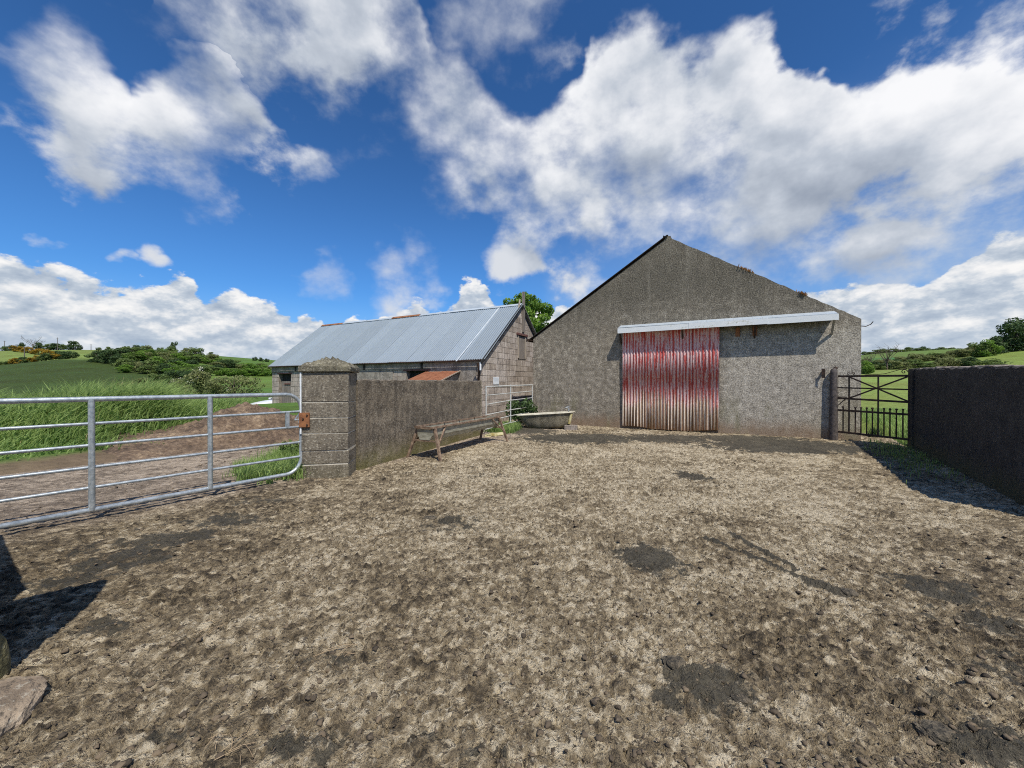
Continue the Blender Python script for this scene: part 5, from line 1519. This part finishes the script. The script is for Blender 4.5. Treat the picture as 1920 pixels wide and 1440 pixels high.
# hawthorn with blossom behind the grass bank
def hawthorn(name, px, py, d, wpx, hpx, lb, seed, bl):
    p = at(px, py, d); w, h = wpx / F * d, hpx / F * d
    r = empty(name, (p.x, p.y, p.z)); tag(r, lb, 'bush')
    link('foliage', leaf_mesh('hawthorn_leaves', w, h, 40, 3200, .035 * h, seed, M['olive'], .1), r)
    link('stem', TRUNK, r).scale = (w * .7, w * .7, h)
    if bl:
        rng = np.random.default_rng(seed + 5)
        lob = [(l[0], l[1], l[2] + .02, l[3] * .8, l[4] * .8, l[5] * .6, l[6]) for l in clump_lobes(rng, w * .9, h * 1.05, 22, .35)]
        q, f, t = leaf_arrays(lob, bl, .020 * h, rng)
        link('blossom', np_mesh('blossom', q, f, M['blossom'], {'tint': t}, smooth=False), r)
hawthorn('hawthorn', 372, 745, 26, 44, 56, 'hawthorn in white blossom above the tall grass', 3, 700)
hawthorn('hawthorn', 335, 742, 27, 36, 32, 'low hawthorn with white blossom left of the taller one', 4, 320)
hawthorn('hawthorn', 440, 752, 25, 90, 50, 'broad olive green hawthorn right of the white blossom', 6, 60)
hawthorn('hawthorn', 405, 745, 24, 40, 34, 'small hawthorn between the white blossom and the broad one', 9, 120)

# sycamore behind the shed
def big_tree():
    d = 42; x = (979 - 960) / F * d
    r = empty('sycamore_tree', (x, d, tz1(x, d))); tag(r, 'leafy green sycamore rising behind the shed gable', 'tree')
    rng = np.random.default_rng(77)
    w, h0, h1 = 8.2, 4.5, 11.4 - tz1(x, d)
    lob = []
    for i in range(85):
        a = rng.uniform(0, 6.28); zz = rng.uniform(0, 1); prof = math.sqrt(max(.04, 1 - ((zz - .45) / .58) ** 2)); rr = rng.uniform(.25, 1) ** .5
        s = rng.uniform(.45, .95)
        lob.append((math.cos(a) * rr * prof * w / 2 * .86, math.sin(a) * rr * prof * w / 2 * .86, h0 + zz * (h1 - h0) * .93, s, s, s * .7, s * s))
    q, f, t = leaf_arrays(lob, 15000, .15, rng)
    link('crown', np_mesh('sycamore_leaves', q, f, M['leaf'], {'tint': t}, smooth=False), r)
    t_ = link('trunk', trunk_mesh('sycamore_trunk', 9.5, .32, 4, M['bark'], 9, .34), r)
big_tree()

# ------------------------------------------------------------------ grass
def grass_mesh(name, P, H, W, lean, mat, rng, tmean=.5, tsd=.2, bend=.5):
    n = len(P)
    a = rng.uniform(0, 2 * math.pi, n)
    side = np.stack([np.cos(a), np.sin(a), np.zeros(n)], 1) * (W[:, None] / 2)
    fw = np.stack([-np.sin(a), np.cos(a), np.zeros(n)], 1)
    d = fw * rng.uniform(.0, bend, n)[:, None] * H[:, None] + np.asarray(lean)[None] * H[:, None] * rng.uniform(.4, 1.2, n)[:, None]
    up = np.zeros((n, 3)); up[:, 2] = H
    m1 = P + up * .55 + d * .3; m2 = P + up * .88 + d * .95
    V = np.stack([P - side, P + side, m1 - side * .8, m1 + side * .8, m2 - up * .02], 1).reshape(-1, 3)
    i = np.arange(n)[:, None] * 5
    T = np.concatenate([i + np.array([0, 1, 3]), i + np.array([0, 3, 2]), i + np.array([2, 3, 4])], 1).reshape(-1, 3)
    t = np.clip(rng.normal(tmean, tsd, n) + .45 * fbm(P[:, 0], P[:, 1], .55, 3), 0, 1)
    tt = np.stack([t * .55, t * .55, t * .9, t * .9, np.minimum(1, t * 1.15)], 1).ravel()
    return np_mesh(name, V, T, mat, {'tint': tt}, smooth=False)
def scatter(n, x0, x1, y0, y1, fn, rng):
    x, y = rng.uniform(x0, x1, n * 3), rng.uniform(y0, y1, n * 3)
    k = rng.uniform(0, 1, n * 3) < fn(x, y)
    return x[k][:n], y[k][:n]
def build_grass():
    rng = np.random.default_rng(31)
    # tall grass on the bank beyond the lane
    def dens(x, y):
        ld = lane_d(x, y)
        d = sstep(2.3, 3.4, ld + .5 * fbm(x, y, .7, 3)) * sstep(8.5, 6.0, ld)
        d = np.maximum(d, sstep(1.0, 1.7, ld + .5 * fbm(x, y, .7, 3)) * (y < 9.0) * sstep(9, 6, ld))
        return d * sstep(.0, .6, (x - (-7.0)) * -1) * sstep(468, 440, x / y * F + 960)
    x, y = scatter(36000, -19.5, -6.5, 4.5, 20, dens, rng)
    ld = lane_d(x, y)
    H = (.22 + .92 * sstep(1.4, 4.2, ld)) * rng.uniform(.5, 1.2, len(x)) * (1 + .55 * fbm(x, y, .8, 3))
    gp = x / y * F + 960
    H = H * (1 - .28 * sstep(150, 60, gp)) * (1 - .50 * sstep(290, 350, gp))
    P = np.stack([x, y, tz(x, y) - .03], 1)
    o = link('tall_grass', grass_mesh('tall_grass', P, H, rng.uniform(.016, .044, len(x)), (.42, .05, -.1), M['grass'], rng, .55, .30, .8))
    tag(o, 'tall windblown green grass on the bank beyond the lane', 'grass', kind='stuff')
    # a few dead stalks
    k = rng.choice(len(x), 60)
    o = link('dead_stalks', grass_mesh('dead_stalks', P[k], H[k] * 1.35, np.full(60, .012), (.1, 0, 0), M['drygrass'], rng, .6, .2, .3)); tag(o, 'dead pale stalks standing in the tall grass', 'stalks', kind='stuff')
    # verge by the pier
    c = gr(520, 895)
    def d2(x, y): return sstep(1.0, .6, np.hypot((x + 4.0) / .95, (y - 7.2) / 1.15) + .35 * fbm(x, y, 3, 3))
    x, y = scatter(15000, -5.2, -3.1, 5.9, 8.6, d2, rng)
    H = rng.uniform(.10, .36, len(x)) * (1 + .5 * sstep(6.8, 7.9, y))
    P = np.stack([x, y, yard_z(x, y) - .02], 1)
    o = link('verge_grass', grass_mesh('verge_grass', P, H, rng.uniform(.007, .013, len(x)), (.1, -.05, 0), M['grass'], rng, .74, .2, .8)); tag(o, 'bright short grass at the foot of the block pier', 'grass', kind='stuff')
    # weeds with broad leaves behind
    lob = [(-4.25 + .28 * i * .5 + rng.uniform(-.2, .2), 7.5 + rng.uniform(-.35, .35), .20 + rng.uniform(0, .22), .16, .16, .12, 1) for i in range(10)]
    q, f, t = leaf_arrays(lob, 900, .035, rng)
    o = link('verge_weeds', np_mesh('verge_weeds', q, f, M['hedge'], {'tint': t}, smooth=False)); tag(o, 'leafy weeds growing in the grass behind the block pier', 'weeds', kind='stuff')
    # alley
    def d3(x, y): return sstep(1.0, .5, np.hypot((x - (-.30)) / .62, (y - 12.9) / 1.2) + .4 * fbm(x, y, 2, 3))
    x, y = scatter(5000, -1.1, 1.0, 11.6, 14.6, d3, rng)
    H = rng.uniform(.10, .34, len(x)); P = np.stack([x, y, yard_z(x, y) - .02], 1)
    o = link('alley_grass', grass_mesh('alley_grass', P, H, rng.uniform(.010, .018, len(x)), (0, 0, 0), M['grass'], rng, .5, .2, .8)); tag(o, 'grass growing behind the alley gate', 'grass', kind='stuff')
    lob = [(.38 + rng.uniform(-.45, .5), 14.7 + rng.uniform(-.6, .5), .2 + rng.uniform(0, .62), .25, .25, .2, 1) for i in range(20)]
    q, f, t = leaf_arrays(lob, 2200, .05, rng)
    o = link('alley_weeds', np_mesh('alley_weeds', q, f, M['hedgedark'], {'tint': t}, smooth=False)); tag(o, 'dark nettles filling the alley behind the bathtub', 'weeds', kind='stuff')
    # foot of the shaded wall and under the iron gate
    def d4(x, y):
        w = (x - 9.75) * .816 + (y - 9.4) * -.578
        return sstep(-1.15, -.25, w + .4 * fbm(x, y, 1.4, 3)) * (w < -.02) * sstep(5.6, 8.2, y) * .7
    x, y = scatter(4500, 5.5, 9.8, 5.0, 10.3, d4, rng)
    H = rng.uniform(.04, .16, len(x)); P = np.stack([x, y, yard_z(x, y) - .01], 1)
    o = link('shade_grass', grass_mesh('shade_grass', P, H, rng.uniform(.008, .014, len(x)), (0, 0, 0), M['grass'], rng, .35, .2, .8)); tag(o, 'short grass in the shade along the dark wall', 'grass', kind='stuff')
    # meadow just beyond the iron gate
    def d5(x, y): return sstep(-.05, .25, field_d(x, y)) * (x < y * 1.3 + 2)
    x, y = scatter(14000, 9.0, 22, 9.0, 21, d5, rng)
    H = rng.uniform(.08, .30, len(x)); P = np.stack([x, y, tz(x, y) - .02], 1)
    o = link('meadow_grass', grass_mesh('meadow_grass', P, H, rng.uniform(.012, .025, len(x)), (0, 0, 0), M['grass'], rng, .62, .2, .7)); tag(o, 'lush meadow grass beyond the iron gate', 'grass', kind='stuff')
    # a dock plant showing through the gate
    for (cx, cy, lb) in ((10.6, 11.2, 'dark rush tuft seen through the iron gate'), (10.35, 9.75, 'dock plant behind the right stile of the iron gate')):
        r = empty('weed_plant', (cx, cy, tz1(cx, cy))); tag(r, lb, 'plant')
        n = 160; a = rng.uniform(0, 6.28, n); rr = rng.uniform(0, .16, n)
        link('leaves', grass_mesh('weed_leaves', np.stack([np.cos(a) * rr, np.sin(a) * rr, np.zeros(n)], 1), rng.uniform(.3, .72, n), np.full(n, .022), (0, 0, 0), M['hedgedark'], rng, .4, .2, .5), r)
    # moss tuft on the gable verge
    for (sx, lb) in ((7.18, 'orange moss tuft on the barn gable verge'), (8.58, 'small dry weed on the barn gable verge')):
        h = 3.35 + (6.46 - 3.35) * (9.88 - sx) / 4.94
        r = empty('moss_tuft', (0.842, 15.16, 0), BARN_RZ); tag(r, lb, 'moss')
        n = 260 if sx < 8 else 90; 
        P = np.stack([rng.normal(sx, .10 if sx < 8 else .045, n).clip(sx - .2, sx + .2), rng.uniform(-.05, .25 if sx < 8 else .06, n), np.zeros(n)], 1); P[:, 2] = 3.35 + (6.46 - 3.35) * (9.88 - P[:, 0]) / 4.94 - .02
        tf = link('tuft', grass_mesh('moss_blades', P, rng.uniform(.04, .13, n), np.full(n, .02), (0, 0, 0), M['moss'], rng, .5, .25, .8), r); tf['kind'] = 'stuff'
build_grass()

# ------------------------------------------------------------------ spoil heap
def build_heap():
    n, m = 150, 90
    us = np.linspace(-3.0, 4.0, n); vs = np.linspace(-2.0, 2.6, m)
    U, V_ = np.meshgrid(us, vs)
    ex, ey = np.array([.587, .81]), np.array([-.81, .587])
    o0 = np.array([-7.55, 10.35])
    X = o0[0] + U * ex[0] + V_ * ey[0]; Y = o0[1] + U * ex[1] + V_ * ey[1]
    prof = np.exp(-((U - .5) / 1.25) ** 2) * .80 + np.exp(-((U + 1.9) / .8) ** 2) * .12 + np.exp(-((U - 2.4) / .9) ** 2) * .25
    cross = np.exp(-((V_ - .25 - .3 * fbm(X, Y, .5, 2)) / .95) ** 2)
    h = prof * cross * (1 + .35 * fbm(X, Y, 1.2, 4)) + .17 * fbm(X, Y, 2.4, 5, .62) * np.minimum(1, prof * cross * 4) + .09 * np.abs(fbm(X, Y, 6, 4, .6))
    edge = np.minimum(np.minimum(sstep(-3.0, -2.2, U), sstep(4.0, 3.4, U)), np.minimum(sstep(-2.0, -1.5, V_), sstep(2.6, 2.0, V_)))
    Z = np.maximum(tz(X, Y), -.12) * .9 + h * edge - .16 * (1 - edge) - .02
    i = np.arange(n * m).reshape(m, n)
    Q = np.stack([i[:-1, :-1], i[:-1, 1:], i[1:, 1:], i[1:, :-1]], -1).reshape(-1, 4)
    mt, nt, b = new_mat('turned soil')
    v = obco(nt); n1 = NOISE(nt, v, 1.5, 5, .65); n2 = NOISE(nt, v, 12, 5, .7)
    c = ramp(nt, MATH(nt, 'ADD', MATH(nt, 'MULTIPLY', n1, .55), MATH(nt, 'MULTIPLY', n2, .45)), [(.32, (.035, .024, .016)), (.46, (.12, .080, .052)), (.57, (.22, .155, .10)), (.68, (.42, .32, .205))])
    nt.links.new(c, b.inputs['Base Color']); b.inputs['Roughness'].default_value = .95
    bump(nt, b, MATH(nt, 'ADD', n1, n2), .9, .06)
    o = link('spoil_heap', np_mesh('spoil_heap', np.stack([X.ravel(), Y.ravel(), Z.ravel()], 1), Q, mt))
    tag(o, 'heap of turned brown soil beside the lane', 'soil heap')
build_heap()

# ------------------------------------------------------------------ white car behind the shed end
def build_car():
    nose = Vector((-15.1, 22.0)); dirv = Vector((-0.62, -0.785))
    ctr = nose - dirv * 2.1
    zc = max(tz1(ctr.x, ctr.y), tz1(nose.x, nose.y)) - .55
    root = empty('parked_car', (ctr.x, ctr.y, -.42), math.atan2(dirv.y, dirv.x))
    tag(root, 'white car parked beyond the far end of the shed', 'car')
    paint = simple('white car paint', (.72, .74, .76), (.78, .79, .80), 2, .25, 0, 0)
    glass = simple('dark car glass', (.02, .025, .03), (.03, .035, .04), 2, .08, 0, 0)
    lamp = simple('headlamp', (.10, .11, .12), (.32, .34, .36), 12, .15, .3, 0)
    tyre = simple('tyre', (.02, .02, .02), (.03, .03, .03), 5, .9)
    def sec(x, zb, zt, hw, crown): return [(x, -hw, zb), (x, -hw * 1.0, zb + (zt - zb) * .55), (x, -hw * .93, zt - .04), (x, -hw * .6, zt + crown * .6), (x, 0, zt + crown), (x, hw * .6, zt + crown * .6), (x, hw * .93, zt - .04), (x, hw, zb + (zt - zb) * .55), (x, hw, zb)]
    S = [sec(2.10, .30, .62, .62, .01), sec(2.02, .22, .70, .78, .02), sec(1.7, .20, .80, .85, .04), sec(1.2, .20, .89, .88, .05), sec(.75, .20, .95, .89, .04), sec(0, .20, .94, .89, .02), sec(-1.2, .20, .96, .89, .02), sec(-1.9, .22, .98, .86, .02), sec(-2.1, .32, .92, .78, .01)]
    vs = [p for s in S for p in s]; k = 9; fs = []
    for j in range(len(S) - 1):
        for i in range(k): fs.append((j * k + i, j * k + (i + 1) % k, (j + 1) * k + (i + 1) % k, (j + 1) * k + i))
    fs += [tuple(range(k)), tuple((len(S) - 1) * k + i for i in range(k))]
    mb = MB(); mb.add(vs, fs, True); mb.build('body', paint, root)
    C = [(.85, .93, .74), (.20, 1.38, .60), (-.9, 1.42, .60), (-1.85, 1.0, .72)]
    def cab(off, nm, mat, zt=0):
        vs = []; fs = []
        for x, z, hw in C: vs += [(x, -hw - off, z + zt), (x, hw + off, z + zt)]
        base = [(.85, -.80, .92), (.85, .80, .92), (.2, -.80, .93), (.2, .80, .93), (-.9, -.80, .94), (-.9, .80, .94), (-1.85, -.78, .96), (-1.85, .78, .96)]
        n0 = len(vs); vs += base
        for j in range(3):
            fs += [(2 * j, 2 * j + 1, 2 * j + 3, 2 * j + 2), (2 * j, 2 * j + 2, n0 + 2 * j + 2, n0 + 2 * j), (2 * j + 1, n0 + 2 * j + 1, n0 + 2 * j + 3, 2 * j + 3)]
        m_ = MB(); m_.add(vs, fs); m_.build(nm, mat, root)
    cab(0, 'window', glass)
    mb = MB(); mb.add([(.22, -.60, 1.39), (.22, .60, 1.39), (-.92, .60, 1.43), (-.92, -.60, 1.43), (.22, -.60, 1.41), (.22, .60, 1.41), (-.92, .60, 1.455), (-.92, -.60, 1.455)], [(0, 1, 2, 3), (4, 7, 6, 5), (0, 4, 5, 1), (1, 5, 6, 2), (2, 6, 7, 3), (3, 7, 4, 0)]); mb.build('roof', paint, root)
    for s in (-1, 1):
        mb = MB(); mb.add([(2.06, s * .40, .60), (1.84, s * .80, .62), (1.70, s * .835, .76), (1.98, s * .46, .735), (2.0, s * .40, .6), (1.78, s * .78, .62), (1.66, s * .80, .76), (1.9, s * .46, .735)], [(0, 1, 2, 3), (4, 7, 6, 5), (0, 4, 5, 1), (1, 5, 6, 2), (2, 6, 7, 3), (3, 7, 4, 0)]); mb.build('headlight', lamp, root)
        mb = MB(); mb.bevbox(.55, .75, s * .90 - .09, s * .90 + .09, .96, 1.08, .03); mb.build('wing_mirror', paint, root)
        for x in (1.32, -1.35):
            w = MB(); w.tube([(x, s * .72, .32), (x, s * .90, .32)], .32, 20); t = w.build('wheel', tyre, root)
            w = MB(); w.tube([(x, s * .895, .32), (x, s * .912, .32)], .20, 16); w.build('rim', M['galv'], t)
    mb = MB(); mb.bevbox(2.03, 2.115, -.45, .45, .40, .54, .01); mb.build('grille', M['black'], root)
build_car()

# ------------------------------------------------------------------ clods, straw
def build_clods():
    rng = np.random.default_rng(3)
    import bmesh
    protos = []
    for sdd in range(6):
        bm = bmesh.new(); bmesh.ops.create_icosphere(bm, subdivisions=2 if sdd < 3 else 1, radius=1)
        r = np.random.default_rng(sdd)
        V = np.array([v.co[:] for v in bm.verts]); T = np.array([[v.index for v in f.verts] for f in bm.faces]); bm.free()
        off = r.uniform(0, 40, 2)
        k = 1 + 1.0 * fbm(V[:, 0] + off[0] + V[:, 2] * .7, V[:, 1] + off[1] - V[:, 2] * .6, 1.9, 3, .7)
        V = V * k[:, None] * np.array([1, .8, .5]); protos.append((V, T))
    n = 13000
    y = 1.45 + (13.3 - 1.45) * rng.uniform(0, 1, n) ** 1.9
    x = rng.uniform(-1, 1, n) * (1.35 * y) 
    x = np.clip(x, -6, 9)
    keep = (field_d(x, y) < -.3) & (lane_d(x, y) < -.2) & (((x - .842) * -.4695 + (y - 15.16) * -.883) > .25)
    dens = fbm(x, y, 1.1, 4, .6) + rng.normal(0, .25, n)
    keep &= dens > -.08
    x, y = x[keep], y[keep]; n = len(x)
    s = .0045 + .0065 * rng.pareto(2.4, n).clip(0, 2.2)
    z = yard_z(x, y)
    VV, TT, tn = [], [], []; c = 0
    for i in range(n):
        V, T = protos[(i % 3) if s[i] > .012 else 3 + i % 3]
        a = rng.uniform(0, 6.28); ca, sa = math.cos(a), math.sin(a)
        W = V * s[i]
        W = np.stack([W[:, 0] * ca - W[:, 1] * sa, W[:, 0] * sa + W[:, 1] * ca, W[:, 2]], 1) + np.array([x[i], y[i], z[i] + s[i] * .12])
        VV.append(W); TT.append(T + c); c += len(W); tn.append(np.full(len(W), rng.uniform(0, 1)))
    mt, nt, b = new_mat('mud clods')
    v = obco(nt); n1 = NOISE(nt, v, 40, 4, .7)
    cc = MIXC(nt, attr(nt, 'tint'), (.045, .034, .023), (.17, .128, .084))
    cc = MIXC(nt, MR(nt, n1, .55, .7, 0, .6), cc, (.20, .16, .115))
    nt.links.new(cc, b.inputs['Base Color']); b.inputs['Roughness'].default_value = .95
    bump(nt, b, n1, .7, .01)
    o = link('mud_clods', np_mesh('mud_clods', np.concatenate(VV), np.concatenate(TT), mt, {'tint': np.concatenate(tn)}, smooth=True))
    tag(o, 'loose dark mud clods scattered over the yard', 'mud', kind='stuff')
    # a few big lumps of dried dung
    for px, py, r, lb in [(806, 972, .075, 'large dark dung lump in the middle of the yard'), (792, 996, .05, 'smaller dung lump left below the large one in mid yard'), (1265, 1248, .06, 'dung lump at the head of the churned patch in the foreground'), (1390, 1310, .05, 'dung lump at the foot of the churned patch in the foreground'),
                          (1760, 1385, .07, 'dung lump in the lower right corner'), (1590, 1118, .06, 'dung lump at the end of the scraped streak')]:
        p = gr(px, py)
        o = lumpy('dung_lump', (p.x, p.y, float(yard_z(p.x, p.y)[0]) + r * .1), r, r * .75, r * .34, px, M['dung'], sub=4, amp=.6); tag(o, lb, 'dung lump', 'dung lumps')
    # straw
    for (px, py, nn) in ((450, 1405, 11), (640, 1230, 8), (700, 1010, 6), (400, 1180, 6)):
        p = gr(px, py); mb = MB()
        for i in range(nn):
            a = rng.normal(.3, .8); L = rng.uniform(.05, .16); cx, cy = p.x + rng.normal(0, .07), p.y + rng.normal(0, .035)
            zz = float(yard_z(cx, cy)[0]) + .012
            mb.tube([(cx - L / 2 * math.cos(a), cy - L / 2 * math.sin(a), zz), (cx + rng.normal(0, .008), cy, zz + .008), (cx + L / 2 * math.cos(a), cy + L / 2 * math.sin(a), zz)], .0013, 4)
        if px == 450:
            ms = simple('straw', (.28, .20, .12), (.42, .31, .19), 5, .8, 0, 0)
        tag(mb.build('straw', ms), 'wisp of brown straw lying on the mud', 'straw', kind='stuff')
build_clods()
for o in bpy.data.objects:
    if o.parent is None and o.get('category') and not o.get('kind'): o['kind'] = 'thing'
# neighbours that look alike are told apart by their place in the row
rows = {}
for o in bpy.data.objects:
    if o.parent is None and o.get('group') and o.get('label'): rows.setdefault((o['group'], o['label']), []).append(o)
for (g_, l_), obs in rows.items():
    if len(obs) > 1:
        obs.sort(key=lambda q: math.atan2(q.location.x, q.location.y))
        for i, o in enumerate(obs): o['label'] = l_ + ', ' + ORD[min(i, len(ORD) - 1)] + ' from the left'
